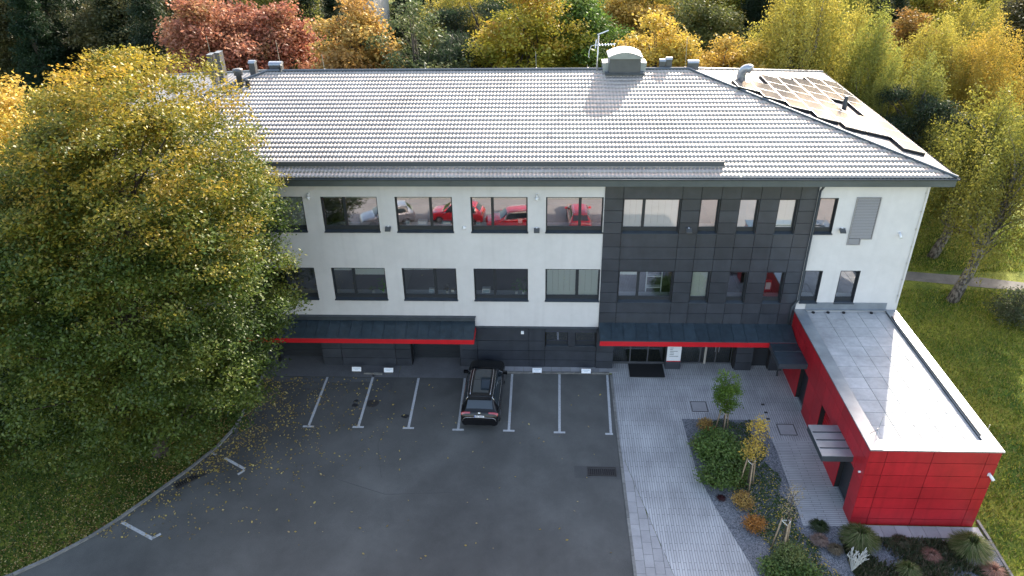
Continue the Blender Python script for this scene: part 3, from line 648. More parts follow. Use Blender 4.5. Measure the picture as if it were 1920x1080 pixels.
for x in (11.02, 11.22): 
    mb = MB(); mb.tube([(x, .38, .9), (x, .34, .95), (x, .34, 1.5), (x, .38, 1.55)], .018, 6); mb.build('handle', M['galv'], o)
part_box('door_leaf', M['frame'], B, 13.1, 14.04, .30, .36, -.1, 2.5)
part_box('plaza_threshold', M['apron'], B, 5.1, 8.18, .34, .42, -.02, .035)
# door mat
mt = thing('door_mat', (7.03, -.33, gz(0, -.33)), 'large black entrance mat with a pale front edge at the sliding doors', 'door mat')
part_box('mat', M['black'], mt, -1.0, 1.0, -.64, .66, .0, .045); part_box('edge_strip', M['galv'], mt, -1.03, 1.03, -.70, -.642, .0, .04)
# notice board pillar by the entrance
nb = thing('notice_board', (8.56, -.13, 0), 'grey notice board with small print and a red lower edge beside the entrance doors', 'notice board')
part_box('pillar', M['anthracite'], nb, -.43, .43, .0, .45, -.02, 2.42); part_box('board', M['sillwhite'], nb, -.40, .40, -.03, -.003, .62, 2.25); part_box('red_edge', M['redtrim'], nb, -.40, .40, -.032, -.003, .56, .615)
mb = MB(); random.seed(3)
for k in range(11):
    z = 2.08 - k * .115; mb.box(-.25, -.25 + random.uniform(.16, .5), -.036, -.031, z, z + .028)
mb.build('print', M['ink'], nb)
# mailbox-like slots on the glazed screen
mb = MB()
for r in range(5):
    for c in range(2): mb.box(8.95 + c * .45, 9.3 + c * .45, .405, .425, 1.35 + r * .17, 1.38 + r * .17)
mb.build('letterbox_slots', M['galv'], B)
# small lamps under the canopy
for x, y in ((8.02, -.02), (12.03, -.02)):
    mb = MB(); mb.tube([(x, -.12, 2.36), (x, -.12, 2.2)], .035, 8); tag(mb.build('canopy_lamp', M['white'], smooth=True), 'small white cylinder lamp under the red canopy strip ' + ('left of the notice board' if x < 9 else 'right of the glass doors'), 'lamp')

# side canopies on the red wing -----------------------------------------------
W = thing('red_annex', (17.6, -5.6, -.2), 'single-storey red panelled annex with flat slab-covered roof', 'building')
def wpart(name, m, *a, **k):
    o = part_box(name, m, None, *a, **k); o.parent = W; o.matrix_parent_inverse = Matrix.Translation((-17.6, 5.6, .2)); return o
class WB(MB):
    def build(s, name, mats, parent=None, **k):
        o = MB.build(s, name, mats, None, **k); o.parent = parent or W
        o.matrix_parent_inverse = Matrix.Translation((-17.6, 5.6, .2)) if parent is None else Matrix.Identity(4); return o
WX0, WX1, WY = 14.93, 20.38, -11.33; WT = 4.04
whol = [(-3.75, -2.50, -1, 2.15), (-7.20, -5.9, -1, 2.15), (-10.42, -9.08, -1, 2.15)]
mb = WB()
for (a, b, c, d) in wall_grid((WY + .3, -.06, -1, WT), whol, .3): mb.box(WX0 + .03, WX0 + .3, a, b, c, d)
mb.box(WX0 + .03, WX1 - .03, WY + .03, WY + .3, -1, WT); mb.box(WX1 - .3, WX1 - .03, WY + .3, -.01, -1, WT)
mb.build('wall', M['backing'])
RZ = [-.45, .03, .67, 1.29, 1.96, 2.63, 3.37, 4.02]
fx = [WX0, 15.66, 17.58, 19.85, WX1]
for i in range(4):
    for j in range(7): wpart('cladding_panel', M['red'], fx[i] + J, fx[i + 1] - J, WY, WY + .028, RZ[j] + J, RZ[j + 1] - J)
lz = [-.45, 2.15, 4.02]
ly = [-.08, -1.25, -2.5, -3.75, -4.85, -5.9, -7.2, -8.1, -9.08, -10.42, -11.32]
for i in range(len(ly) - 1):
    y1, y0 = ly[i], ly[i + 1]; cy = (y0 + y1) / 2
    for z0, z1 in ((-.45, .67), (.67, 2.15), (2.15, 3.37), (3.37, 4.02)):
        if any(h[0] < cy < h[1] and z1 <= 2.16 for h in whol): continue
        wpart('cladding_panel', M['red'], WX0, WX0 + .028, y0 + .006, y1 - .006, z0 + .006, z1 - .006)
ry = [-.05, -2, -4, -6, -8, -10, -11.32]
for i in range(6):
    for z0, z1 in zip(RZ[:-1:2] + [RZ[-1]], (RZ[:-1:2] + [RZ[-1]])[1:]): wpart('cladding_panel', M['red'], WX1 - .028, WX1, ry[i + 1] + .006, ry[i] - .006, z0 + .01, z1 - .01)
for k, (y0, y1, _, z1) in enumerate(whol):
    mb = WB(); X0, X1 = WX0 + .3, WX0 + .34
    mb.box(WX0 + .03, X0, y0 - .02, y0 - .001, -.5, z1); mb.box(WX0 + .031, X0, y1 + .001, y1 + .02, -.5, z1); mb.box(WX0 + .03, X0, y0, y1, z1, z1 + .02); mb.build('recess_lining', M['redtrim'])
    if k == 1:
        wpart('recess_back', M['red'], X0, X1, y0, y1, -.5, z1)
        for q in range(12): wpart('louvre_slat', M['red'], X0 - .03, X0 - .002, y0 + .01, y1 - .01, -.3 + q * .2, -.15 + q * .2)
    else:
        d_ = WB(); d_.box(X0 - .05, X0, y0 + .02, y1 - .02, -.5, z1 - .02); dd = d_.build('door', M['frame']); 
        hb = MB(); yy = y0 + .22; hb.tube([(X0 - .06, yy, .95), (X0 - .11, yy, .95), (X0 - .11, yy + .13, .95)], .015, 6); hb.tube([(X0 - .11, yy - .0, .7), (X0 - .11, yy, 1.25)], .012, 6); hb.build('handle', M['galv'], dd)
        wpart('threshold', M['capmetal'], X0 - .12, X0 - .02, y0, y1, gz(0, y0) + .0, gz(0, y0) + .06)
# roof of the annex: slabs one by one, metal parapet caps
RFW = WB(); RFW.box(WX0 + .3, WX1 - .3, WY + .3, -.01, 3.80, 3.93); rfw = RFW.build('roof', M['backing'])
sx = [15.55, 15.62 + .0, 16.52, 17.42, 18.32, 19.22, 19.84]; sx = [15.56, 16.52, 17.42, 18.32, 19.22, 19.86]
yy = -.06; rows_ = [-.06] + [-.80 - .885 * k for k in range(12)]; rows_[-1] = -10.62
for j in range(len(rows_) - 1):
    for i in range(5):
        s_ = part_box('roof_slab', M['slab'], None, sx[i] + .007, sx[i + 1] - .007, rows_[j + 1] + .007, rows_[j] - .007, 3.935, 4.0 + random.uniform(-.004, .004), b=.008)
        s_.parent = rfw
def cap(poly):
    mb = WB(); mb.prism(poly, WT, WT + .07); o = mb.build('parapet_cap', M['capmetal']); return o
cap([(WX0 - .05, -.02), (WX0 - .05, WY - .05), (15.5, -10.7), (15.5, -.02)]); cap([(WX0 - .05, WY - .053), (WX1 + .05, WY - .053), (19.86, -10.7), (15.5, -10.703)]); cap([(WX1 + .05, WY - .05), (WX1 + .05, -.02), (19.86, -.02), (19.86, -10.697)])
mb = WB(); mb.box(19.86, 19.91, -10.4, -.8, WT + .075, WT + .17); mb.build('shaded_cap_upstand', M['dark_metal'])  # raised bar, its dark colour standing for the upstand's shadow line
for x in (15.9, 16.7, 17.55, 19.05):
    mb = WB(); mb.tube([(x, -.22, 4.0), (x, -.22, 4.06)], .09, 8); mb.build('roof_outlet', M['backing'])
mb = WB(); mb.tube([(15.6, -.16, 4.05), (19.8, -.16, 4.05)], .012, 5); mb.build('lightning_cable', M['galv'])
# canopies hung on the annex
def hung(x0, x1, y0, y1, zt, zb_, m, pitch, lb):
    c = WB(); c.box(x0, x1, y0, y1, zb_, zt - .03); o = c.build('door_canopy', M['dark_metal']); n = max(1, round((y1 - y0) / pitch)); w_ = (y1 - y0) / n
    for i in range(n):
        s_ = part_box('canopy_sheet', m, None, x0 - .015, x1, y0 + i * w_ + .01, y0 + (i + 1) * w_ - .01, zt - .028, zt); s_.parent = o
        if i: s2 = part_box('seam', M['dark_metal'], None, x0 + .05, x1 - .02, y0 + i * w_ - .02, y0 + i * w_ + .02, zt - .028, zt + .035); s2.parent = o
    return o
hung(13.44, WX0, -3.32, -1.02, 2.74, 2.42, M['canopy'], 1.1, ''); hung(13.56, WX0, -10.15, -8.0, 2.60, 2.28, M['capmetal'], .53, '')
mb = MB(); mb.tube([(14.45, -1.0, 2.4), (14.5, -.85, 2.2), (14.45, -.62, 1.6), (14.45, -.62, gz(0, -.6))], .05, 8); tag(mb.build('rain_pipe', M['dark_metal'], smooth=True), 'short dark rain pipe below the side canopy of the entrance', 'pipe')
mb = MB(); mb.tube([(14.45, -.62, gz(0, -.6)), (14.45, -.62, .35)], .09, 10); 
# lightning rods on annex corner
def rod(p, h, lb, lean=0):
    mb = MB(); x, y, z = p; mb.tube([(x, y, z), (x + lean, y, z + h)], .012, 5)
    for a in range(3): mb.tube([(x, y, z + .35), (x + .25 * cos(a * 2.1 + .3), y + .25 * sin(a * 2.1 + .3), z)], .01, 5)
    mb.tube([(x, y, z + .33), (x, y, z + .42)], .03, 6); return tag(mb.build('lightning_rod', M['galv']), lb, 'lightning rod')
rod((15.42, -10.5, 4.11), 1.1, 'thin lightning rod on the near left corner of the red annex roof', .08); rod((19.95, -10.6, 4.11), .8, 'thin lightning rod on the near right corner of the red annex roof')

# wall lamps and cameras --------------------------------------------------------
def dome_cam(x, z, y, lb, s=1.):
    t = thing('security_camera', (x, y, z), lb, 'camera'); mb = MB(); mb.box(-.04, .04, -.03, 0, .02, .2); mb.tube([(0, -.02, .15), (0, -.16, .16), (0, -.18, .06)], .03, 8); mb.build('bracket', M['white'], t, smooth=True)
    mb = MB(); mb.tube([(0, -.18, .06), (0, -.18, .04), (0, -.18, -.02), (0, -.18, -.09), (0, -.18, -.13)], [.03, .09, .10, .085, .03], 12); mb.build('dome', M['white'], t, smooth=True)
def flood(x, z, y, lb, rz_=0):
    t = thing('floodlight', (x, y, z), lb, 'lamp', rz=rz_); mb = MB(); mb.box(-.035, .035, -.12, 0, -.02, .05); mb.build('bracket', M['white'], t)
    mb = MB(); mb.hexa([(-.15, -.34, -.14), (.15, -.34, -.14), (.15, -.10, -.02), (-.15, -.10, -.02), (-.15, -.34, -.09), (.15, -.34, -.09), (.15, -.10, .05), (-.15, -.10, .05)]); mb.build('lamp_head', M['hatch'], t)
def bullet(x, z, y, lb, rz_=0):
    t = thing('security_camera', (x, y, z), lb, 'camera', rz=rz_); mb = MB(); mb.box(-.06, .06, -.04, 0, .02, .16); mb.build('bracket', M['white'], t)
    mb = MB(); mb.tube([(0, -.02, .12), (.02, -.28, -.06)], [.06, .07], 10); mb.build('housing', M['white'], t, smooth=True)
dome_cam(-11.3, 10.80, 0, 'white dome camera on the wall right of the leftmost visible upper window'); dome_cam(.64, 10.78, 0, 'white dome camera between the two upper windows reflecting red cars')
flood(-7.27, 9.06, 0, 'small grey floodlight on white wall right of the open window'); flood(.64, 9.0, 0, 'small grey floodlight below the white dome camera'); flood(8.60, 9.05, -.055, 'small floodlight on dark cladding right of the wide blind-covered window'); flood(16.5, 9.05, 0, 'small floodlight left of the louvred wall grille')
mb = MB(); mb.tube([(0, 0, 0), (0, -.05, 0), (0, -.09, 0)], [.10, .10, .05], 14); o = mb.build('wall_sensor', M['white'], smooth=True); o.location = (-3.22, 0, 9.0); tag(o, 'small round white sensor on the wall between upper windows', 'sensor')
bullet(19.5, 8.7, 0, 'white bullet camera on the white wall near its right corner'); bullet(20.15, 2.72, WY, 'white bullet camera on the red annex front near its right edge', .4)
mb = MB(); mb.box(-.08, .08, -.06, 0, -.09, .09); mb.box(-.01, .01, -.07, -.06, -.07, .07); o = mb.build('junction_box', M['white']); o.location = (-.17, -.082, 2.45); tag(o, 'small white box on the dark ground-floor cladding', 'box')
mb = MB(); mb.tube([(0, 0, 0), (-.08, 0, 0)], .05, 10); o = mb.build('wall_sensor', M['white']); o.location = (WX0, -11.0, 2.5); tag(o, 'tiny white sensor on the annex side wall beside the second canopy', 'sensor')

# reserved-bay boards -----------------------------------------------------------------
for (x, y, lb) in [(-9.9, -.82, 'white bay board left end of the short wheel stop'), (-8.0, -.88, 'white bay board right end of the short wheel stop'), (.68, -.75, 'white bay board just right of the black car'), (3.52, -.76, 'white bay board nearest the plaza')]:
    t = thing('bay_board', (x, y, gz(x, y)), lb, 'sign', 'white reserved-bay boards at the kerb'); t.rotation_euler = (radians(-28), 0, 0)
    part_box('board', M['white'], t, -.27, .27, -.012, .012, .10, .36); mb = MB(); mb.box(-.20, .20, -.016, -.0125, .27, .30); mb.box(-.12, .10, -.016, -.0125, .19, .21); mb.build('print', M['bluegrey'], t)
    part_box('foot', M['iron'], t, -.2, .2, .0, .04, -.02, .10)

# ------------------------------------------------------------------ things on the roof
# solar array on the right hip
Fc, Ac = Vector(c_fr), Vector(A1); U_ = (Vector(c_br) - Fc).normalized(); N_ = U_.cross(Ac - Fc).normalized()
if N_.z < 0: N_ = -N_
V_ = N_.cross(U_).normalized()
if V_.z < 0: V_ = -V_
SA = bpy.data.objects.new('solar_array', None); col.objects.link(SA); tag(SA, 'stepped array of dark solar panels on the right hip of the roof', 'solar panels')
SA.matrix_world = Matrix(((U_.x, V_.x, N_.x, Fc.x), (U_.y, V_.y, N_.y, Fc.y), (U_.z, V_.z, N_.z, Fc.z), (0, 0, 0, 1)))
pr = [(1, 2.62, .48, 8), (2, 4.40, 1.76, 2), (2, 10.95, 1.76, 3), (3, 4.35, 3.04, 6), (4, 5.05, 4.37, 5), (5, 6.12, 5.66, 4), (6, 6.95, 6.95, 2), (7, 7.90, 8.24, 1)]
fm = None; PWd, PHt = 1.74, 1.27
for _, u0, v0, n in pr:
    for k in range(n):
        if fm is None:
            p_ = MB(); p_.box(0, PWd - .02, 0, PHt - .02, .19, .225); pm = p_.build('solar_panel', M['alu'], SA); g_ = part_box('cell_glass', M['panelsky'], pm, .025, PWd - .045, .025, PHt - .045, .2252, .229); s2 = part_box('dark_underfill', M['backing'], pm, .04, PWd - .06, .04, PHt - .06, .02, .189)  # black block under each panel stands for the shaded gap
            fm = pm; q_ = pm
        else: q_ = copy_tree(fm, SA)
        q_.location = (u0 + k * PWd, v0, 0); q_.rotation_euler = (0, 0, 0)
def on_hip(u, v): return Fc + U_ * u + V_ * v
def zroof(x, y):
    zf = rz(y) if y < AY else rz(2 * AY - y); hipR = e['z'] + (AZ - e['z']) * (e['x1'] - x) / (e['x1'] - AX1); hipL = e['z'] + (AZ - e['z']) * (x - e['x0']) / (AX0 - e['x0']); return min(zf, hipR, hipL)
def vent_curve(x, y, h, r, lb, bend):
    mb = MB(); z = zroof(x, y); pts = [(x, y, z - .1), (x, y, z + h * .5)]; rr = [r * 1.15, r]
    for k in range(1, 8):
        a = k * pi * .62 / 7; pts.append((x + bend[0] * (1 - cos(a)) * r * 1.6, y + bend[1] * (1 - cos(a)) * r * 1.6, z + h * .5 + sin(a) * r * 1.7)); rr.append(r)
    mb.tube(pts, rr, 14); return tag(mb.build('roof_vent', M['capmetal'], smooth=True), lb, 'vent')
p = on_hip(10.4, 8.7); vent_curve(p.x, p.y, .8, .26, 'bent grey vent pipe like a gooseneck on the bright right hip', (.8, -.6))
mb = MB(); p = on_hip(9.6, 2.4); mb.tube([p + Vector((0, 0, -.05)), p + Vector((0, 0, .35)), p + Vector((0, 0, .7)), p + Vector((0, 0, .8))], [.17, .13, .10, .12], 10); tag(mb.build('roof_vent', M['dark_metal'], smooth=True), 'small dark vent pipe rising through the gap in the solar panels', 'vent')
def hooded_vent(x, y, wd, dp, h, lb, top='hatch'):
    z = zroof(x, y) - .1; t = thing('roof_vent', (x, y, z), lb, 'vent'); part_box('shaft', M['hatch'], t, -wd / 2, wd / 2, -dp / 2, dp / 2, 0, h)
    mb = MB(); n = 8; pts = []
    for k in range(n + 1):
        a = pi * k / n; pts.append((-dp / 2 * 1.1 * cos(a), sin(a) * dp * .35))
    m_ = n + 1; vs = [(-wd / 2 - .02, a, h + b + .001) for a, b in pts] + [(wd / 2 + .02, a, h + b + .001) for a, b in pts]
    mb.add(vs, [(k, m_ + k, m_ + k + 1, k + 1) for k in range(n)] + [tuple(range(n, -1, -1)), tuple(range(m_, 2 * m_))]); mb.build('hood', M['capmetal'], t)
hooded_vent(8.04, 9.95, .34, .35, .62, 'lower of two slim vent boxes on the ridge right of the skylight'); hooded_vent(8.42, 9.95, .34, .35, .72, 'taller of two slim vent boxes on the ridge right of the skylight'); hooded_vent(9.88, 10.0, .62, .4, .52, 'wide vent box at the right end of the ridge')
hooded_vent(-15.50, 10.1, .75, .5, .55, 'wide vent box at the left end of the ridge')
mb = MB(); z = AZ; mb.tube([(-15.08, 9.6, z), (-15.08, 9.6, z + .32), (-15.08, 9.6, z + .33), (-15.08, 9.6, z + .42)], [.09, .09, .15, .04], 10); tag(mb.build('roof_vent', M['hatch'], smooth=True), 'small mushroom vent beside the left ridge box', 'vent')
x, y = -17.05, 7.9; z = zroof(x, y) - .1; mb = MB(); mb.tube([(x, y, z), (x + .0, y, z + .75), (x, y, z + .78), (x, y, z + 1.0), (x, y, z + 1.12), (x, y, z + 1.16)], [.2, .16, .26, .26, .3, .05], 12); tag(mb.build('roof_vent', M['hatch'], smooth=True), 'stout grey vent pipe with a wide head on the left hip', 'vent')
x, y = -16.6, 7.9; z = zroof(x, y) - .1; mb = MB(); mb.tube([(x, y, z), (x, y, z + .45), (x, y, z + .46), (x, y, z + .55)], [.16, .12, .22, .06], 12); tag(mb.build('roof_vent', M['hatch'], smooth=True), 'short mushroom vent on the left hip', 'vent')
hooded_vent(-16.75, 9.6, .36, .4, .85, 'tall narrow vent box behind the stout pipe on the left hip')
for x, lb in ((-19.35, 'tall dark chimney slab, left of the pair on the left hip'), (-18.85, 'tall dark chimney slab, right of the pair on the left hip')):
    z = zroof(x, 9.9) - .1; t = thing('chimney', (x, 9.9, z), lb, 'chimney'); part_box('stack', M['hatch'], t, -.15, .15, -.3, .3, 0, 1.9); part_box('cap', M['dark_metal'], t, -.17, .17, -.32, .32, 1.9, 1.94)
for x, y, h, lb in ((-19.2, 9.6, 2.9, 'thin lightning rod beside the tall chimney slabs'), (-15.0, 9.5, 1.9, 'thin lightning rod at the left end of the ridge'), (-6.2, 9.6, .5, 'short lightning rod on the left half of the ridge'), (3.6, 9.8, .3, 'short rod on the ridge close to the antenna'), (0.5, 9.8, 1.1, 'thin rod on the ridge left of the antenna'), (9.4, 9.8, 1.9, 'thin lightning rod at the right end of the ridge'), (-12.4, 9.7, 1.0, 'thin lightning rod on the ridge above the left windows')):
    mb = MB(); z = zroof(x, y); mb.tube([(x, y, z), (x - .05, y, z + h)], .012, 5); mb.tube([(x, y, z), (x, y, z + .15)], .05, 6); tag(mb.build('lightning_rod', M['galv']), lb, 'lightning rod')
# skylight box
t = thing('roof_skylight', (5.72, 9.55, AZ - .25), 'large grey box skylight with a curved bright lid on the ridge', 'skylight')
mb = MB(); mb.box(-.92, .92, -.65, .75, 0, 1.05); mb.build('box', M['hatch'], t)
mb = MB(); n = 10; vs = []
for k in range(n + 1):
    xx = -1.0 + 2.0 * k / n; zz = 1.05 + .28 * (1 - (xx / 1.0) ** 2) + .10; vs.append((xx, zz))
m_ = n + 1; P_ = [(a, -.75, b) for a, b in vs] + [(a, .95, b) for a, b in vs] + [(-1.0, -.75, 1.052), (1.0, -.75, 1.052), (-1.0, .95, 1.052), (1.0, .95, 1.052)]; B0 = 2 * m_
mb.add(P_, [(k, k + 1, m_ + k + 1, m_ + k) for k in range(n)] + [(B0,) + (B0 + 1,) + tuple(range(n, -1, -1)), (B0 + 2, ) + tuple(range(m_, 2 * m_)) + (B0 + 3,), (B0, 0, m_, B0 + 2), (B0 + 1, B0 + 3, 2 * m_ - 1, n)]); mb.build('lid', M['capmetal'], t)
for s in (-1, 1):
    mb = MB(); mb.hexa([(s * .93, -.3, .1), (s * 1.25, -.3, .1), (s * 1.25, .7, .1), (s * .93, .7, .1), (s * .93, -.3, .75), (s * 1.3, -.3, .72), (s * 1.3, .7, .72), (s * .93, .7, .75)] if s > 0 else [(-1.25, -.3, .1), (-.93, -.3, .1), (-.93, .7, .1), (-1.25, .7, .1), (-1.3, -.3, .72), (-.93, -.3, .75), (-.93, .7, .75), (-1.3, .7, .72)]); mb.build('side_hood', M['capmetal'], t)
part_box('flashing', M['dark_metal'], t, -1.15, 1.15, -.8, .9, .12, .24)
# antenna
t = thing('tv_antenna', (4.12, 9.5, AZ), 'white television antenna mast with cross arms on the ridge beside the skylight', 'antenna')
mb = MB(); mb.tube([(0, 0, -.1), (0, 0, .4), (.02, 0, 2.1)], [.09, .04, .035], 8); mb.build('mast', M['galv'], t, smooth=True)
mb = MB(); mb.tube([(-.15, 0, 1.45), (1.05, .1, 1.5)], .03, 6); mb.tube([(-.05, 0, 2.05), (.6, .2, 2.25)], .035, 6)
for k in range(6): x = .1 + k * .17; mb.tube([(x, -.25, 1.47), (x, .3, 1.49)], .014, 5)
mb.tube([(-.15, -.1, 1.3), (-.1, .1, 1.75)], .03, 6); mb.build('arm', M['white'], t)
mb = MB(); mb.tube([(-.1, 0, 1.5), (-.4, 0, 1.4), (-.5, 0, 1.1), (-.52, 0, .75)], .018, 6); mb.build('cable', M['white'], t)

# ------------------------------------------------------------------ cars
def crom(P, t):
    n = len(P) - 1; i = min(int(t), n - 1); f = t - i; p0 = P[max(i - 1, 0)]; p1 = P[i]; p2 = P[i + 1]; p3 = P[min(i + 2, n)]
    return .5 * ((2 * p1) + (-p0 + p2) * f + (2 * p0 - 5 * p1 + 4 * p2 - p3) * f * f + (-p0 + 3 * p1 - 3 * p2 + p3) * f ** 3)
# stations: y, half width, belt z, roof half width, roof z, floor z, belt narrowing
ST = np.array([(-2.55, .74, .72, .60, .78, .42), (-2.50, .92, .86, .72, .96, .34), (-2.40, .98, 1.04, .74, 1.14, .30), (-2.28, 1.0, 1.12, .72, 1.24, .30), (-1.86, 1.02, 1.14, .64, 1.70, .30), (-1.72, 1.02, 1.15, .66, 1.77, .30),
               (-1.0, 1.03, 1.14, .69, 1.81, .30), (.1, 1.03, 1.12, .69, 1.80, .30), (.55, 1.02, 1.11, .66, 1.74, .30), (1.28, 1.01, 1.08, .78, 1.20, .30), (1.45, 1.0, 1.06, .76, 1.15, .30), (2.05, .98, .98, .72, 1.06, .30), (2.42, .88, .84, .62, .92, .34), (2.55, .70, .66, .5, .72, .42)])
def prof(s):
    y, w_, zb_, wr, zr, zf = s
    return np.array([(w_ * .86, y, zf), (w_ * .97, y, zf + .08), (w_, y, (zf + zb_) * .5), (w_ * .985, y, zb_ - .08), (w_ * .94, y, zb_ + .0), (wr + (w_ * .94 - wr) * .5, y, zb_ + (zr - zb_) * .5), (wr + .02, y, zr - (zr - zb_) * .10 - .01), (wr * .80, y, zr - .012), (wr * .4, y, zr), (0, y, zr + .008)])
PF = np.array([prof(s) for s in ST])
def surf(t, s, off=0.):
    def S(t, s):
        s = min(max(s, 0), 18); mir = s > 9; q = 18 - s if mir else s
        row = np.array([crom(PF[:, k], t) for k in range(10)]); p = crom(row, q)
        if mir: p = p * np.array([-1, 1, 1])
        return p
    p = S(t, s)
    if off:
        h = .04; a = S(min(t + h, 13), s) - S(max(t - h, 0), s); b = S(t, min(s + h, 18)) - S(t, max(s - h, 0)); n = np.cross(b, a); n = n / (np.linalg.norm(n) + 1e-9)
        c = p - np.array([0, 0, .9]); n = n if n @ (c * np.array([1, .3, 1])) > 0 else -n; p = p + n * off
    return p
def patch(name, m, parent, t0, t1, s0, s1, nt_, ns, off, tf=None):
    V = []; 
    for i in range(nt_ + 1):
        for j in range(ns + 1):
            a, b = i / nt_, j / ns; tt, ss = (t0 + (t1 - t0) * a, s0 + (s1 - s0) * b) if tf is None else tf(a, b)
            V.append(tuple(surf(tt, ss, off)))
    F = [(i * (ns + 1) + j, i * (ns + 1) + j + 1, (i + 1) * (ns + 1) + j + 1, (i + 1) * (ns + 1) + j) for i in range(nt_) for j in range(ns)]
    me = bpy.data.meshes.new(name); me.from_pydata(V, [], F); return link(name, me, m, parent, smooth=True)
def patch_edge(name, m, parent, pts, r, off):
    mb = MB(); mb.tube([tuple(surf(t, s, off)) for t, s in pts], r, 5); return mb.build(name, m, parent, smooth=True)
def make_car(loc, rz_, label, paint, detail=True, sc_=1.0, group=None):
    t = thing('parked_car', loc, label, 'car', group, rz=rz_); t.scale = (sc_, sc_, sc_)
    b = patch('body', paint, t, 0, 13, 0, 18, 52, 54, 0)
    me = b.data
    V = [tuple(surf(0, s)) for s in np.linspace(0, 18, 25)]; mb = MB(); mb.add(V, [tuple(range(25))]); mb.build('rear_panel', paint, b)
    V = [tuple(surf(13, s)) for s in np.linspace(0, 18, 25)]; mb = MB(); mb.add(V, [tuple(range(24, -1, -1))]); mb.build('front_panel', paint, b)
    part_box('underbody', M['black'], t, -.86, .86, -2.3, 2.3, .22, .5)
    patch('rear_window', M['carglass'], t, 3.12, 3.92, 6.3, 11.7, 8, 14, .008)
    patch('windscreen', M['carglass'], t, 8.15, 8.95, 5.9, 12.1, 8, 14, .008)
    patch('side_window', M['carglass'], t, 4.1, 8.6, 4.25, 6.1, 26, 5, .008, lambda a, q: (4.0 + 4.75 * a, 4.25 + (1.85 * q) * (1 if .08 < a < .86 else (a / .08 if a <= .08 else max(0, (1 - a) / .14)))))
    patch('side_window', M['carglass'], t, 4.1, 8.6, 13.75, 11.9, 26, 5, .008, lambda a, q: (4.0 + 4.75 * a, 13.75 - (1.85 * q) * (1 if .08 < a < .86 else (a / .08 if a <= .08 else max(0, (1 - a) / .14)))))
    wm = MB(); wm.tube([(-.12, 0, 0), (-.11, 0, 0), (.11, 0, 0), (.12, 0, 0)], [.33, .38, .38, .33], 22)
    rmb = MB(); rmb.tube([(-.125, 0, 0), (.125, 0, 0)], .24, 18)
    for x in (-.90, .90):
        for y in (-1.55, 1.55):
            tw = wm.build('wheel', M['black'], t, smooth=True); tw.location = (x, y, .38); rw = rmb.build('rim', M['rim'], tw)
    for s in (1, -1):
        patch('tail_light', M['tail'], t, 2.0, 2.9, 0, 0, 6, 8, .012, (lambda a, q, s=s: (1.75 + .95 * a * (1 - .45 * q), (3.2 + 4.2 * q) if s > 0 else 18 - (3.2 + 4.2 * q))))
        mb = MB(); mb.box(-.12, .12, -.07, .07, -.08, .08); mo = mb.build('mirror', paint, t); mo.location = (s * 1.10, 1.0, 1.16)
        patch_edge('roof_rail', M['chrome'], t, [(q, 7.05 if s > 0 else 10.95) for q in np.linspace(5.0, 7.9, 10)], .018, .05)
        patch_edge('window_trim', M['chrome'], t, [(q, 4.15 if s > 0 else 13.85) for q in np.linspace(4.0, 8.7, 14)] + [(q, 6.2 if s > 0 else 11.8) for q in np.linspace(8.0, 4.4, 12)] + [(4.0, 4.15 if s > 0 else 13.85)], .010, .014)
    if detail:
        patch('sunroof', M['carglass'], t, 5.3, 7.7, 7.5, 10.5, 10, 8, .008); patch_edge('roof_seam', M['black'], t, [(6.45, q) for q in np.linspace(7.4, 10.6, 8)], .014, .008)
        mb = MB(); p = Vector(surf(3.95, 9)); mb.hexa([(-.62, p.y - .14, p.z - .02), (.62, p.y - .14, p.z - .02), (.60, p.y + .1, p.z + .02), (-.60, p.y + .1, p.z + .02), (-.62, p.y - .14, p.z + .02), (.62, p.y - .14, p.z + .02), (.60, p.y + .1, p.z + .05), (-.60, p.y + .1, p.z + .05)]); mb.build('spoiler', paint, t)
        p = Vector(surf(1.9, 9, .02)); mb = MB(); mb.tube([p + Vector((0, -.02, 0)), p + Vector((0, .0, .03))], .075, 16); em = mb.build('emblem', M['chrome'], t)
        mb = MB()
        for a in ((-.045, .03, -.0, -.04), (.045, .03, 0, -.04), (-.03, .05, 0, .0), (.03, .05, 0, 0)): mb.tube([(p.x + a[0], p.y - .032, p.z + a[1] * .8), (p.x + a[2], p.y - .032, p.z + a[3] * .8)], .007, 4)
        mb.build('emblem_mark', M['ink'], em)
        p = Vector(surf(1.1, 9, .02)); pl = part_box('number_plate', M['white'], t, -.26, .26, p.y - .035, p.y - .02, p.z - .05, p.z + .06); part_box('blue_band', M['blue'], pl, -.262, -.215, p.y - .037, p.y - .0351, p.z - .05, p.z + .06)
        mb = MB()
        for k, x in enumerate([-.18, -.135, -.09, .0, .045, .09, .135, .18]): mb.box(x - .014, x + .014, p.y - .038, p.y - .0351, p.z - .025, p.z + .035)
        mb.build('plate_print', M['ink'], pl)
        patch_edge('bumper_trim', M['rim'], t, [(.75, q) for q in np.linspace(2.5, 15.5, 16)], .016, .012); pass
        mb = MB(); mb.tube([(.28, p.y + .85, 0), (.0, p.y + .8, .0)], .01, 4)
    return t
car = make_car((-2.22, -3.05, gz(0, -3)), 0, 'black sport utility car parked nose to the building between white lines', M['carpaint'])
car.rotation_euler = (math.atan(SL), 0, radians(-1.5))
for x, y, r, lb, pt in ((-6.3, -21.6, 95, 'red hatchback parked below the camera, mirrored in two upper windows', 'redpaint'), (-1.5, -20.3, 80, 'red car mirrored in the window below the right dome camera', 'redpaint'), (3.9, -21.0, 178, 'red car mirrored in the last window before the dark cladding', 'redpaint'), (-12.2, -21.0, 70, 'silver car mirrored in the open window', 'silverpaint')):
    make_car((x, y, gz(x, y)), radians(r), lb, M[pt], detail=False, sc_=.9, group='cars parked in front of the yard, seen only as reflections')

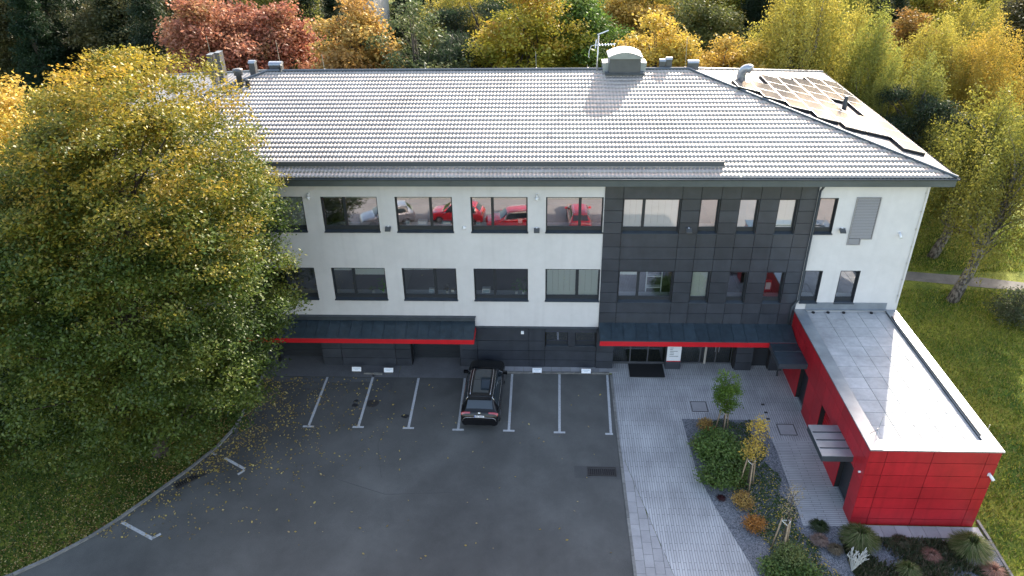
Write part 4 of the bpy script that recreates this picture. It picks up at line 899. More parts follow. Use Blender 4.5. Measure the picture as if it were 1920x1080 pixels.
# ------------------------------------------------------------------ things on window sills
def pot_plant(x, z, h, n, lb, y=.33, seed=1, colr=(.10, .22, .05)):
    rs = np.random.default_rng(seed); t = thing('potted_plant', (x, y, z), lb, 'plant'); mb = MB(); mb.tube([(0, 0, 0), (0, 0, .16)], [.07, .1], 10); mb.build('pot', M['white'], t)
    V = []; F = []
    for k in range(n):
        a = rs.uniform(0, 2 * pi); hh = rs.uniform(.15, h); r = rs.uniform(.02, .3) * min(1, h); c = np.array([cos(a) * r, sin(a) * r * .6, hh + .1]); d = np.array([cos(a), sin(a), rs.uniform(-.5, .6)]); d /= np.linalg.norm(d); sdv = np.cross(d, [0, 0, 1]); L = rs.uniform(.11, .22)
        b = len(V); V += [c, c + d * L * .5 + sdv * L * .25, c + d * L, c + d * L * .5 - sdv * L * .25]; F.append((b, b + 1, b + 2, b + 3))
    tint = np.repeat(np.array(colr)[None] * rs.uniform(.6, 1.6, (n, 1)), 4, 0); o = link('leaves', fast_mesh('leaves', V, F, tint), M['leaf'], t); mb = MB(); mb.tube([(0, 0, .1), (0, 0, h * .8)], .012, 5); mb.build('stem', M['bark'], t)
zs = ZL0 + .26 - .02
pot_plant(3.9 - 1.15 - 2.85, zs, .9, 70, 'tall leafy plant at the right side of the fourth lower window', seed=2); pot_plant(-.5, zs, .75, 40, 'smaller leafy plant beside the tall one in the fourth lower window', seed=3)
pot_plant(-8.0, zs, .8, 50, 'climbing plant at the right side of the second lower window', seed=4); pot_plant(-8.6, zs, .3, 24, 'low plant in the second lower window', seed=5); pot_plant(-4.4, zs, .35, 30, 'low plant in the third lower window', seed=6, colr=(.12, .10, .05)); pot_plant(-13.9, zs, .4, 30, 'plant in the lower window beside the big tree', seed=8)
def thingbox(name, x, y, z, sx_, sy_, sz_, m, lb, cat):
    t = thing(name, (x, y, z), lb, cat); mb = MB(); mb.bbox(-sx_ / 2, sx_ / 2, -sy_ / 2, sy_ / 2, 0, sz_, .01); mb.build('case', M[m], t); part_box('front', M['white'] if m != 'white' else M['bluegrey'], t, -sx_ / 2 * .8, sx_ / 2 * .8, -sy_ / 2 - .004, -sy_ / 2 - .001, sz_ * .2, sz_ * .8)
zu = ZU0 + .26 - .02
thingbox('picture_box', -.25, .5, zu, .26, .06, .34, 'wood', 'small framed picture on the sill of the upper window below the dome camera', 'picture'); thingbox('office_box', -6.3, .5, zu, .22, .2, .2, 'white', 'small white box on the sill of the third upper window', 'box')
thingbox('desk_printer', -5.5, .5, zu, .5, .3, .22, 'bluegrey', 'grey-blue device on the sill of the third upper window', 'printer'); thingbox('office_box', -4.2, .5, zu, .5, .25, .2, 'bluegrey', 'blue box on the sill of the third upper window, right pane', 'box')
thingbox('office_box', -2.5, .5, zu, .2, .2, .15, 'white', 'tiny white box at left end of the fourth upper window sill', 'box'); thingbox('desk_printer', -2.2, .5, zs, .45, .3, .28, 'white', 'white device on the sill of the fourth lower window', 'printer'); thingbox('office_box', -5.3, .5, zs, .3, .2, .22, 'white', 'white box on the sill of the third lower window', 'box'); thingbox('office_box', -4.1, .5, zs, .2, .2, .2, 'wood', 'wooden box on the sill of the third lower window', 'box')
# white shelf frame behind the wide lower window of the dark part
t = thing('shelf_unit', (7.2, .9, 4.0), 'white open shelf frame seen through the wide lower window in dark cladding', 'shelf')
for x in (-.42, .42): part_box('upright', M['sillwhite'], t, x - .03, x + .03, -.03, .03, -.2, 2.6)
for z in (.9, 1.6, 2.3): part_box('shelf', M['sillwhite'], t, -.39, .39, -.03, .25, z, z + .05)
thingbox('office_chair_back', 13.62, 1.1, 4.6, .34, .1, .75, 'redtrim', 'red chair back behind the narrow lower window at the right', 'chair')

# ------------------------------------------------------------------ vegetation
def rnd_unit(rs, n):
    v = rs.normal(size=(n, 3)); return v / np.linalg.norm(v, axis=1)[:, None]
def leaf_cloud(rs, C, n_each, crad, size, flat=.7, droop=0., upbias=.5, aspect=.55, stretch=(1, 1, 1)):
    N = len(C) * n_each; c = np.repeat(C, n_each, 0); off = np.clip(rs.normal(size=(N, 3)) * .5, -.95, .95) * crad * np.array([1, 1, flat]) * np.array(stretch)
    if np.ndim(crad): pass
    p = c + off
    nrm = rnd_unit(rs, N); nrm[:, 2] = np.abs(nrm[:, 2]) + upbias; nrm /= np.linalg.norm(nrm, axis=1)[:, None]
    a = np.cross(nrm, rnd_unit(rs, N)); a /= np.linalg.norm(a, axis=1)[:, None] + 1e-9
    if droop: a[:, 2] -= droop; a /= np.linalg.norm(a, axis=1)[:, None]
    b = np.cross(nrm, a); b /= np.linalg.norm(b, axis=1)[:, None] + 1e-9
    L = (size * rs.uniform(.6, 1.35, N))[:, None]
    V = np.stack([p - a * L * .5, p + b * L * aspect * .5, p + a * L * .5, p - b * L * aspect * .5], 1).reshape(-1, 3)
    F = np.arange(N * 4, dtype=np.int32).reshape(-1, 4); return V, F, c, off
def tree_mesh(seed, kind, H, R, zb, nclump, n_each, crad, size, pal, lobes=.22, top_pal=None, rz_off=(0, 0), sq=2, tap=None):
    """returns (trunk MB, crown mesh). pal = list of linear colours; a leaf takes a colour by clump noise"""
    rs = np.random.default_rng(seed); mb = MB(); cz = (H + zb) / 2; hz = (H - zb) / 2
    K = rnd_unit(rs, 9)
    if kind in ('round', 'birch', 'open'):
        d = rnd_unit(rs, nclump * 3); rr = rs.uniform(0, 1, nclump * 3) ** (.28 if kind == 'round' else .42)
        lob = 1 + lobes * (np.max(d @ K.T, axis=1) - .75) * 2.4
        tp_ = tap if tap is not None else (.28 if kind != 'birch' else .45); taper = 1 - tp_ * np.clip(d[:, 2], 0, 1)
        if sq != 2: d = d / (np.sum(np.abs(d) ** sq, 1) ** (1 / sq))[:, None]
        taper = taper * (1 - (.20 if kind == 'round' else .1) * np.clip(-d[:, 2], 0, 1) ** 1.5)
        C = d * (rr * lob)[:, None] * np.stack([R * taper, R * taper, np.full_like(rr, hz)], 1)
        if kind == 'round' and R > 2.5:
            nb = int(R * R * (2.6 if R > 6 else 1.7) * hz / R); bo = C[:nb] / np.maximum(.6, rr[:nb, None]) * rs.uniform(.55, .84, (nb, 1)); rl = R * (.19 if R > 6 else .23) * rs.uniform(.7, 1.3, nb)
            idx = rs.integers(0, nb, nclump); q = rnd_unit(rs, nclump); q[:, 2] = np.abs(q[:, 2]) * 1.15 - .35
            C0_ = C[nb:nb + nclump].copy(); C = bo[idx] + q * (rl[idx] * rs.uniform(.35, 1, nclump) ** .5)[:, None] * np.array([1, 1, .72])
            pick = rs.uniform(size=nclump) < .5; C[pick[:len(C)]] = C0_[pick] * .97
        C[:, 2] += cz
        C = C[:nclump]
        C[:, :2] += np.array(rz_off) * ((C[:, 2:3] - zb) / (H - zb)); C = C[:nclump]
    elif kind == 'spruce':
        t = rs.uniform(0, 1, nclump) ** .75; zz = H - (H - zb) * t; ang = rs.uniform(0, 2 * pi, nclump); lay = np.floor(t * 14) / 14
        rad = R * (t * .95 + .03) * rs.uniform(.25, 1, nclump) ** .6 * (1 + .18 * np.sin(ang * 5 + lay * 30)); C = np.stack([np.cos(ang) * rad, np.sin(ang) * rad, zz - rad * .35], 1)
    elif kind == 'pine':
        k = 16; bc = rnd_unit(rs, k) * np.array([R * .8, R * .8, hz * .85]); bc[:, 2] += cz; idx = rs.integers(0, k, nclump); C = bc[idx] + rs.normal(size=(nclump, 3)) * np.array([.7, .7, .28])
    if kind == 'birch':
        V, F, c, off = leaf_cloud(rs, C, n_each, crad, size, flat=1.0, droop=.8, upbias=.0, stretch=(.55, .55, 1.9))
    elif kind == 'spruce': V, F, c, off = leaf_cloud(rs, C, n_each, crad, size, flat=.4, droop=.5, upbias=.6, aspect=.28)
    elif kind == 'pine': V, F, c, off = leaf_cloud(rs, C, n_each, crad, size, flat=.55, upbias=.2, aspect=.22)
    else: V, F, c, off = leaf_cloud(rs, C, n_each, crad, size, flat=.5)
    N = len(F); pal = np.array(pal); w1 = rs.uniform(0, 1, len(C)); 
    low = .5 + .5 * np.sin(c[:, 0] * .9 + seed) * np.sin(c[:, 1] * .8 + c[:, 2] * .7 + seed * 2)
    mixv = np.clip(np.repeat(w1, n_each) * .45 + low * .35 + rs.uniform(-.15, .25, N) + .05, 0, .999)
    if top_pal is not None:
        hh = np.clip((c[:, 2] - zb) / (H - zb), 0, 1); prob = np.clip((hh - top_pal[1]) / max(.01, top_pal[2] - top_pal[1]) + rs.normal(size=N) * .16 + (np.repeat(w1, n_each) - .5) * .5, 0, 1)[:, None]
        P2 = np.array(top_pal[0]); x2 = mixv * (len(P2) - 1); i2 = x2.astype(int); f2 = (x2 - i2)[:, None]; col2 = P2[i2] * (1 - f2) + P2[np.minimum(i2 + 1, len(P2) - 1)] * f2
    x = mixv * (len(pal) - 1); i = x.astype(int); f = (x - i)[:, None]; colr = pal[i] * (1 - f) + pal[np.minimum(i + 1, len(pal) - 1)] * f
    if top_pal is not None: colr = colr * (1 - prob) + col2 * prob
    colr = colr * rs.uniform(.7, 1.3, (N, 1)); crown = fast_mesh('crown', V, F, np.repeat(colr, 4, 0))
    # trunk and limbs
    r0 = min(.34, .022 * H + .05); tx = [(rs.normal() * .012 * H * k, rs.normal() * .012 * H * k, z) for k, z in enumerate(np.linspace(0, H * .86, 6))]; tx[0] = (0, 0, -.4)
    tx = [(x_ + rz_off[0] * z_ / H, y_ + rz_off[1] * z_ / H, z_) for x_, y_, z_ in tx]
    mb.tube(tx, [r0 * 1.25, r0, r0 * .8, r0 * .55, r0 * .35, r0 * .12], 9)
    sel = rs.choice(len(C), min(len(C), 60 if kind in ('round', 'open', 'birch') else 30), replace=False)
    for q in sel:
        T = Vector(C[q]); zt = max(zb * .55 + .3, T.z - rs.uniform(.18, .42) * (H - zb)) if kind != 'spruce' else T.z + .2
        zt = min(zt, H * .8); fz = zt / (H * .86) * 5; i = int(fz); a = Vector(tx[min(i, 5)]); b = Vector(tx[min(i + 1, 5)]); S = a.lerp(b, fz - i); mid = S.lerp(T, .5) + Vector((0, 0, .12 * (T - S).length)); rr_ = max(.025, r0 * .30 * (1 - zt / H * .6)); mb.tube([S, mid, T], [rr_, rr_ * .6, .012], 5, cap=False)
    return mb, crown
def tree(loc, tm, crown, label, group=None, name='tree', bark='bark', rz_=0, s=1., color=None, cat='tree'):
    t = thing(name, (loc[0], loc[1], loc[2] if len(loc) > 2 else gz(loc[0], loc[1])), label, cat, group, rz=rz_); t.scale = (s, s, s)
    o = link('crown', crown, None if crown.materials else M['leaf'], t)
    if isinstance(tm, MB): u_ = tm.build('trunk', M[bark], t, smooth=True)
    else: u_ = link('trunk', tm, None, t)
    if color: o.color = (*color, 1)
    return t
YEL = [(.32, .24, .04), (.46, .34, .05), (.54, .39, .08), (.48, .29, .06)]
OLIVE = [(.055, .085, .018), (.10, .13, .025), (.17, .17, .03), (.24, .20, .035)]
GRN = [(.03, .06, .014), (.055, .10, .02), (.09, .14, .03)]
RED = [(.20, .07, .04), (.33, .13, .08), (.44, .22, .12), (.30, .19, .07)]
ORA = [(.30, .17, .05), (.42, .25, .07), (.48, .33, .09), (.22, .20, .06)]
DARK = [(.014, .028, .014), (.026, .045, .02), (.045, .06, .03)]
BIR = [(.16, .17, .03), (.30, .28, .05), (.42, .34, .06), (.22, .21, .05)]

ASHG = [(.034, .062, .013), (.068, .108, .020), (.12, .155, .026), (.19, .18, .032)]
ASHY = [(.20, .18, .022), (.34, .26, .03), (.46, .31, .035), (.50, .27, .04)]
# the big ash at the left; autumn yellow and sunlit top share the upper palette
tm, cr = tree_mesh(11, 'round', 19.8, 7.0, 1.0, 1950, 175, .76, .155, ASHG, lobes=.2, top_pal=(ASHY, .63, 1.18), rz_off=(2.2, .2), sq=2.5, tap=.12)
big = tree((-18.55, -7.6), tm, cr, 'huge ash tree turning from green to yellow in front of the building, left', name='ash_tree')
# bright yellow maple further left
tm, cr = tree_mesh(12, 'round', 18.8, 6.6, 2.0, 700, 170, .85, .22, ASHG, top_pal=(YEL, .35, .75), tap=.15, sq=2.3)
tree((-28.2, -3.2), tm, cr, 'bright golden yellow maple at the left edge behind the huge ash', name='maple_tree')
# templates for the woods behind
TPL = {}
def template(k, *a, **kw):
    mb, cr = tree_mesh(*a, **kw); o = mb.build('trunk', M['birch'] if 'birch' in k else M['bark'], smooth=True); me = o.data; bpy.data.objects.remove(o); TPL[k] = (me, cr)
template('red', 21, 'round', 15, 5.6, 1.5, 210, 230, 1.3, .30, RED, lobes=.3)
template('orange', 22, 'round', 12, 3.2, 1.5, 120, 230, 1.0, .26, ORA, lobes=.25, top_pal=(ORA, .2, .8))
template('sparse', 23, 'open', 14, 3.4, 1.5, 90, 190, 1.0, .24, [(.05, .075, .03), (.10, .13, .05), (.16, .17, .07)], lobes=.3)
template('pine', 24, 'pine', 14, 3.2, 2.5, 170, 200, 1.0, .30, DARK)
template('spruce', 25, 'spruce', 19, 4.0, 1.0, 300, 170, 1.1, .32, DARK)
template('linden', 26, 'round', 15.5, 5.6, 1.0, 260, 240, 1.2, .26, [(.14, .17, .02), (.26, .26, .03), (.42, .36, .04), (.32, .24, .04)], top_pal=([(.30, .26, .03), (.42, .20, .04), (.40, .13, .04)], .75, 1.1))
template('green', 27, 'round', 15, 5.0, 1.0, 220, 220, 1.2, .27, [(.05, .10, .015), (.10, .17, .03), (.18, .22, .04)])
template('yellow', 28, 'round', 12.5, 3.8, 1.0, 170, 230, 1.1, .25, YEL, lobes=.3)
template('birch', 29, 'birch', 17, 4.6, 3.0, 230, 240, 1.0, .17, BIR, lobes=.35)
template('birch_b', 30, 'birch', 15, 4.0, 2.5, 200, 240, 1.0, .17, [(.12, .15, .03), (.24, .25, .05), (.36, .31, .06)], lobes=.4, rz_off=(.8, 0))
template('dull', 31, 'round', 15, 5.0, 1.0, 200, 200, 1.3, .30, [(.05, .06, .025), (.09, .09, .035), (.13, .11, .04)])
def put(k, x, y, s, lb, group=None, rz_=None, color=None, nm=None, zoff=0):
    me, cr = TPL[k]
    names_ = {'red': 'maple_tree', 'orange': 'maple_tree', 'sparse': 'young_tree', 'pine': 'pine_tree', 'spruce': 'spruce_tree', 'linden': 'linden_tree', 'green': 'broadleaf_tree', 'yellow': 'maple_tree', 'birch': 'birch_tree', 'birch_b': 'birch_tree', 'dull': 'broadleaf_tree'}
    return tree((x, y, gz(x, y) + zoff), me, cr, lb, group, name=nm or names_[k], rz_=random.uniform(0, 6) if rz_ is None else rz_, s=s, color=color)
def at(u, v, y):   # tree whose top is seen at (u, v) when it stands at depth y -> x, top height
    p = PY(u, v, y); return p.x, p.z - gz(p.x, y)
HT = {'red': 15, 'orange': 12, 'sparse': 14, 'pine': 14, 'spruce': 19, 'linden': 15.5, 'green': 15, 'yellow': 12.5, 'birch': 17, 'birch_b': 15, 'dull': 15}
def hero(k, u, v, y, lb, color=None, rz_=None, s=None):
    x, h = at(u, v, y); return put(k, x, y, s or (h + .4) / HT[k], lb, color=color, rz_=rz_)
random.seed(5)
hero('red', 385, -8, 27, 'large rusty red maple behind the left end of the roof', rz_=.5); hero('red', 505, 5, 30, 'coppery red maple, right neighbour of the large one behind the roof', color=(1.0, .95, 1.0), rz_=2.5)
hero('orange', 655, 8, 26, 'narrow orange maple behind the roof left of the lawn gap', rz_=1); hero('sparse', 768, 12, 25, 'pointed sparse green tree right of the lawn gap', rz_=2)
hero('pine', 838, 25, 28, 'dark pine between the sparse green tree and the linden', rz_=1.0); hero('pine', 885, -30, 42, 'tall dark pine further back behind the first pine', rz_=3)
hero('linden', 975, -20, 28, 'broad linden, yellow at its left side and reddish on top', rz_=.3); hero('green', 1085, -30, 31, 'green broadleaf tree behind the television antenna', rz_=1.2); hero('orange', 1088, 78, 25, 'small orange tree just left of the antenna', s=.72)
hero('yellow', 1240, 38, 25, 'golden yellow round maple right of the skylight', rz_=.7); hero('yellow', 1205, -20, 42, 'taller yellow tree behind the golden round maple', color=(.95, .85, 1)); hero('yellow', 1345, 82, 24, 'golden maple behind the right end of the ridge', rz_=2.2, color=(.95, .9, 1)); hero('yellow', 1410, 98, 24, 'low golden maple behind the solar panels', rz_=4)
hero('dull', 1335, -25, 38, 'greyish olive tree above the golden maples', rz_=1, color=(1.5, 1.6, 1.1)); hero('spruce', 1425, -30, 48, 'dark conifer between olive tree and tall birch'); hero('birch', 1520, -45, 27, 'tall yellow birch behind the solar panels', rz_=.4); hero('birch_b', 1470, 50, 30, 'shorter birch left of the tall yellow one'); hero('birch', 1600, 20, 33, 'birch right of the tall yellow one', rz_=2)
hero('birch_b', 1660, 75, 25, 'olive yellow birch beside the back corner of the roof', rz_=3); hero('birch', 1770, 50, 30, 'wide yellow birch in the upper right', rz_=1); hero('birch', 1870, 60, 27, 'leaning golden birch at the upper right edge', color=(1.15, .95, .9), rz_=4); hero('birch_b', 1720, 150, 22, 'olive birch right of the solar panels', rz_=5, color=(.85, .85, .9)); hero('pine', 1745, 135, 20, 'dark pine among the birches near the roof corner', s=.85); hero('pine', 1880, 160, 17, 'dark pine at the right edge below the golden birch', s=.8)
hero('birch_b', 1650, 190, 21.5, 'low birch close behind the right eave', s=.62, rz_=1); hero('dull', 1690, 240, 24, 'low dull tree in shade beside the right eave', s=.62, color=(.9, 1, .8))
hero('birch_b', 1590, 105, 36, 'small birch behind the back corner of the roof'); hero('birch', 1830, 5, 40, 'tall birch farther back at the upper right'); hero('spruce', 1690, -10, 46, 'dark conifer in the upper right woods', color=(1.1, 1, 1)); hero('orange', 1700, 28, 40, 'bronze tree in front of the dark conifer', color=(.75, .7, .6))
# birches beside the path on the right
tm, cr = tree_mesh(41, 'birch', 12.5, 4.2, 3.9, 170, 150, .9, .15, [(.10, .12, .02), (.19, .19, .035), (.30, .25, .04)], lobes=.4, rz_off=(3.2, 1.2))
tree((28.0, 7.6), tm, cr, 'leaning birch with a bare lower trunk on the lawn beside the path', name='birch_tree', bark='birch')
tm, cr = tree_mesh(42, 'birch', 11.5, 3.4, 3.4, 150, 170, .9, .16, [(.10, .12, .02), (.20, .20, .035), (.30, .25, .04)], lobes=.4, rz_off=(2.0, 0))
tree((29.2, 13.5), tm, cr, 'second birch just behind the path with a dark trunk', name='birch_tree', bark='birch')
tm, cr = tree_mesh(43, 'birch', 12, 3.6, 3.4, 120, 140, .9, .16, [(.14, .15, .02), (.26, .25, .035), (.42, .35, .05)], lobes=.4)
tree((36.0, 7.6), tm, cr, 'golden birch added right of the leaning one to shade the lawn', name='birch_tree', bark='birch')  # thin birch added to throw shade patches on the right lawn
# upper left: dark conifers over shade
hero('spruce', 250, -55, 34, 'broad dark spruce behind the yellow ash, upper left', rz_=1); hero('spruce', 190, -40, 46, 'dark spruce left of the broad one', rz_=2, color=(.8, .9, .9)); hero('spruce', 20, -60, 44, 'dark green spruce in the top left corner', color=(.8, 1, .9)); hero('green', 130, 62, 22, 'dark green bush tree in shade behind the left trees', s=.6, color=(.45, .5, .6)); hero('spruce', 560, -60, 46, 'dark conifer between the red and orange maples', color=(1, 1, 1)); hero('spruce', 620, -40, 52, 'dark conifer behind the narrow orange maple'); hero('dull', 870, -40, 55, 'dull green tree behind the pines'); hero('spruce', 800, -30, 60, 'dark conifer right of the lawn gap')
# woods farther off
random.seed(9); rows_t = []
kinds = ['birch', 'yellow', 'dull', 'birch_b', 'green', 'spruce', 'linden', 'orange', 'dull', 'spruce', 'birch']
cnt = 0
for y in (50, 62, 76, 92, 110, 130):
    x0, x1 = -30 - y * .75, 30 + y * .62; x = x0
    while x < x1:
        xx = x + random.uniform(-2, 2); yy = y + random.uniform(-4, 4); x += random.uniform(7.5, 10.5)
        gap = abs(xx - (-5.0 - 21.5 * (yy + 36) / 128 * .98)) < 2.6 + (yy - 40) * .03 and yy < 112
        if gap: continue
        k = random.choice(kinds if xx > 10 else kinds[2:]); 
        if xx < -45 - y * .1: k = random.choice(['spruce', 'dull', 'spruce', 'green'])
        cnt += 1
        put(k, xx, yy, random.uniform(.85, 1.15), {'birch': 'far birch with yellow leaves in the woods behind the building', 'birch_b': 'far birch with olive leaves in the woods behind the building', 'yellow': 'far golden maple in the woods behind the building', 'dull': 'far dull green tree in the woods behind the building', 'green': 'far green tree in the woods behind the building', 'spruce': 'far dark conifer in the woods behind the building', 'linden': 'far yellow-green linden in the woods behind the building', 'orange': 'far orange tree in the woods behind the building'}[k], group='far trees of the same look in the woods: ' + k.replace('_b', ' olive'), color=(random.uniform(.8, 1.15),) * 3)

# lower shrubs
def bush(u, v, R, H, lb, pal, seed, nl=60, ne=60, size=.09, name='shrub', crad=.35, kind='round'):
    p = G(u, v); rs = np.random.default_rng(seed); tm, cr = tree_mesh(seed, kind, H, R, .05, nl, ne, crad, size, pal, lobes=.3)
    return tree((p.x, p.y), tm, cr, lb, name=name, cat='shrub')
bush(1345, 862, .95, 1.5, 'large green shrub in the planting bed below the young staked tree', [(.05, .10, .02), (.10, .17, .035), (.18, .24, .06)], 51, 90, 60, .14, crad=.5)
bush(1345, 905, .75, 1.1, 'smaller green shrub joined to the lower side of the large one', [(.05, .10, .02), (.10, .16, .035), (.20, .25, .06)], 52, 60, 60, .13, crad=.45)
bush(1322, 806, .38, .6, 'small orange shrub at the top left corner of the planting bed', ORA, 53, 30, 50, .08, crad=.25)
bush(1394, 948, .42, .6, 'orange shrub in the middle of the planting bed, upper of two', ORA, 54, 34, 50, .08, crad=.25)
bush(1412, 992, .40, .62, 'orange shrub in the middle of the planting bed, lower of two', [(.36, .14, .03), (.46, .22, .05)], 55, 34, 50, .08, crad=.25)
bush(1478, 1062, .62, 1.0, 'pale green shrub at the lower end of the staked trees', [(.07, .10, .03), (.13, .17, .05), (.2, .22, .07)], 56, 60, 70, .09)
bush(1900, 600, 1.6, 1.8, 'grey-green shrub on the lawn at the right edge', [(.05, .07, .03), (.10, .12, .06)], 57, 70, 80, .13, crad=.6)
bush(1250, 2000, .5, .8, 'x', GRN, 58, 10, 10) if False else None
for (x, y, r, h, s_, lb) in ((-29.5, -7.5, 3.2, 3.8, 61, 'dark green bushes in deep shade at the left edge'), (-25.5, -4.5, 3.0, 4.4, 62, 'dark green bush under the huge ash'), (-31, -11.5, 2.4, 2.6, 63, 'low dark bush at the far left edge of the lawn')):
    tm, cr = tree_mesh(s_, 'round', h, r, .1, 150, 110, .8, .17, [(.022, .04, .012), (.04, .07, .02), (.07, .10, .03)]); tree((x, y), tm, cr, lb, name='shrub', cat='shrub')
for k, (u, v, r, h, lb) in enumerate([(1318, 842, .5, .8, 'low loose green shrub left of the large one in the bed'), (1376, 866, .55, .9, 'loose green shrub between the large one and the thin yellow tree'), (1385, 900, .45, .7, 'small pale shrub right of the joined green ones'), (1500, 1078, .6, .8, 'loose pale green shrub at the bottom edge of the bed'), (1450, 1075, .4, .6, 'small green shrub left of the pale one at the bottom edge')]):
    bush(u, v, r, h, lb, [(.05, .10, .02), (.11, .17, .04), (.22, .25, .07)], 150 + k, 36, 45, .12, crad=.42)
# young staked trees
def young(u, v, h0, H, R, lb, pal, seed, nl, ne, size, stakes=True, bark='bark'):
    p = G(u, v); t = thing('young_tree', (p.x, p.y, gz(p.x, p.y)), lb, 'tree'); rs = np.random.default_rng(seed)
    mb, cr = tree_mesh(seed, 'round', H, R, h0, nl, ne, .30, size, pal, lobes=.3); link('crown', cr, M['leaf'], t)
    m2 = MB(); m2.tube([(0, 0, -.1), (.02, 0, h0), (0, .02, H * .9)], [.04, .03, .008], 7)
    for k in range(16):
        a = rs.uniform(0, 2 * pi); z = rs.uniform(h0 * .9, H * .8); r = R * rs.uniform(.5, 1.); m2.tube([(0, 0, z), (cos(a) * r, sin(a) * r, z + r * .9)], [.012, .004], 4)
    m2.build('trunk', M[bark], t, smooth=True)
    if stakes:
        s = thing('tree_stakes', (p.x, p.y, gz(p.x, p.y)), 'three wooden stakes with a strap holding the ' + lb.split(' in ')[0].split(' with ')[0], 'stakes')
        pts = [(cos(a) * .38, sin(a) * .38) for a in (.5, 2.6, 4.7)]
        for (x, y) in pts: m_ = MB(); m_.tube([(x, y, -.15), (x * .55, y * .55, h0 * 1.0)], .035, 7); m_.build('stake', M['stake'], s, smooth=True)
        m_ = MB(); q = [(x * .58, y * .58, h0 * .93) for x, y in pts]; m_.tube(q + [q[0]], .028, 5); m_.build('strap', M['strap'], s)
    return t
def crown_z(u, v, base): return PY(u, v, base.y).z - gz(base.x, base.y)
b_ = G(1353, 812); young(1353, 812, crown_z(1362, 770, b_), crown_z(1366, 698, b_), .62, 'young bright green tree in the top of the planting bed', [(.06, .11, .012), (.12, .20, .025), (.20, .28, .04)], 71, 44, 90, .10)
b_ = G(1400, 900); young(1400, 915, crown_z(1405, 862, G(1400, 915)), crown_z(1428, 785, G(1400, 915)), .60, 'young thin yellow tree in the middle of the planting bed', YEL, 72, 40, 30, .10)
b_ = G(1462, 1035); young(1462, 1035, crown_z(1475, 975, b_), crown_z(1480, 905, b_), .5, 'young nearly bare tree in the lower planting bed', [(.3, .25, .12), (.36, .30, .16)], 73, 26, 14, .07)

# planting bed ---------------------------------------------------------------------------
BED = [(8.46, -4.45), (8.6, -8.33), (9.04, -10.34), (10.16, -14.22), (12.25, -20.3), (20.65, -20.3), (20.70, -12.12), (15.85, -12.12), (15.85, -11.49), (12.82, -11.49), (12.84, -10.48), (12.88, -6.95), (12.74, -4.46)]
mb = MB(); mb.prism(BED, lambda x, y: gz(x, y) - .05, lambda x, y: gz(x, y) + .028); o = mb.build('gravel_bed', M['gravel'], kind='structure')
# slab path in front of the annex, slab by slab
root = bpy.data.objects.new('annex_footway', None); col.objects.link(root); root['kind'] = 'structure'
for k in range(9):
    x = 15.0 + .62 * k; mb = MB(); mb.prism([(x, -12.05), (x + .605, -12.05), (x + .605, -11.42), (x, -11.42)], lambda a, b: gz(a, b) - .03, lambda a, b: gz(a, b) + .045); mb.build('paving_slab', M['paver'], root)
for k in range(14):
    y = -11.0 + .62 * 0 - .0; yy = -10.9 + k * .8; mb = MB(); mb.prism([(20.42, yy), (20.72, yy), (20.72, yy + .785), (20.42, yy + .785)], lambda a, b: gz(a, b) - .03, lambda a, b: gz(a, b) + .03); mb.build('paving_slab', M['paver'], root)
sheet('path', [(20.6, 10.2), (26.2, 10.15), (30.0, 9.42), (34, 8.7), (60, 5), (60, 6.5), (33.8, 9.95), (30.6, 10.75), (26.6, 11.35), (20.6, 11.4)], mat('worn_path', (.17, .16, .14), .9, noise=[(.8, .7, 1.2), (12, .8, 1.1)]), -.018)
def inside(poly, x, y):
    r = False; n = len(poly)
    for i in range(n):
        (x1, y1), (x2, y2) = poly[i], poly[(i + 1) % n]
        if (y1 > y) != (y2 > y) and x < (x2 - x1) * (y - y1) / (y2 - y1) + x1: r = not r
    return r
def scatter(name, pts, rs, size, pal, lift, up=2.0, kind_lbl=None, aspect=.6, tall=False, droopv=0, hs=None):
    pts = np.array(pts); N = len(pts); z = SL * np.clip(pts[:, 1], -30, 20) + lift
    P = np.stack([pts[:, 0], pts[:, 1], z + rs.uniform(0, .012, N)], 1)
    pal = np.array(pal); c = pal[rs.integers(0, len(pal), N)] * rs.uniform(.7, 1.3, (N, 1)); L = (size * rs.uniform(.6, 1.3, N))[:, None]
    if tall:
        a = rs.uniform(0, 2 * pi, N); s_ = np.stack([np.cos(a), np.sin(a), a * 0], 1) * (size * .22); tip = np.stack([rs.normal(size=N) * .35, rs.normal(size=N) * .35, np.ones(N)], 1) * L
        V = np.stack([P - s_, P + s_, P + tip], 1).reshape(-1, 3); F = np.arange(N * 3, dtype=np.int32).reshape(-1, 3); me = fast_mesh(name, V, F, np.repeat(c, 3, 0))
    else:
        n = rs.normal(size=(N, 3)) * .35; n[:, 2] = 1; n /= np.linalg.norm(n, axis=1)[:, None]; a = np.cross(n, rnd_unit(rs, N)); a /= np.linalg.norm(a, axis=1)[:, None]; b = np.cross(n, a); P[:, 2] += size * .12
        V = np.stack([P - a * L * .5, P + b * L * aspect * .5, P + a * L * .5, P - b * L * aspect * .5], 1).reshape(-1, 3); F = np.arange(N * 4, dtype=np.int32).reshape(-1, 4); me = fast_mesh(name, V, F, np.repeat(c, 4, 0))
    o = link(name, me, M['leaf']); o['kind'] = 'stuff'; 
    if kind_lbl: tag(o, kind_lbl[0], kind_lbl[1])
    return o
rs = np.random.default_rng(99)
def sample(n, x0, x1, y0, y1, f):
    out = []
    while len(out) < n:
        x = rs.uniform(x0, x1); y = rs.uniform(y0, y1)
        if f(x, y): out.append((x, y))
    return out
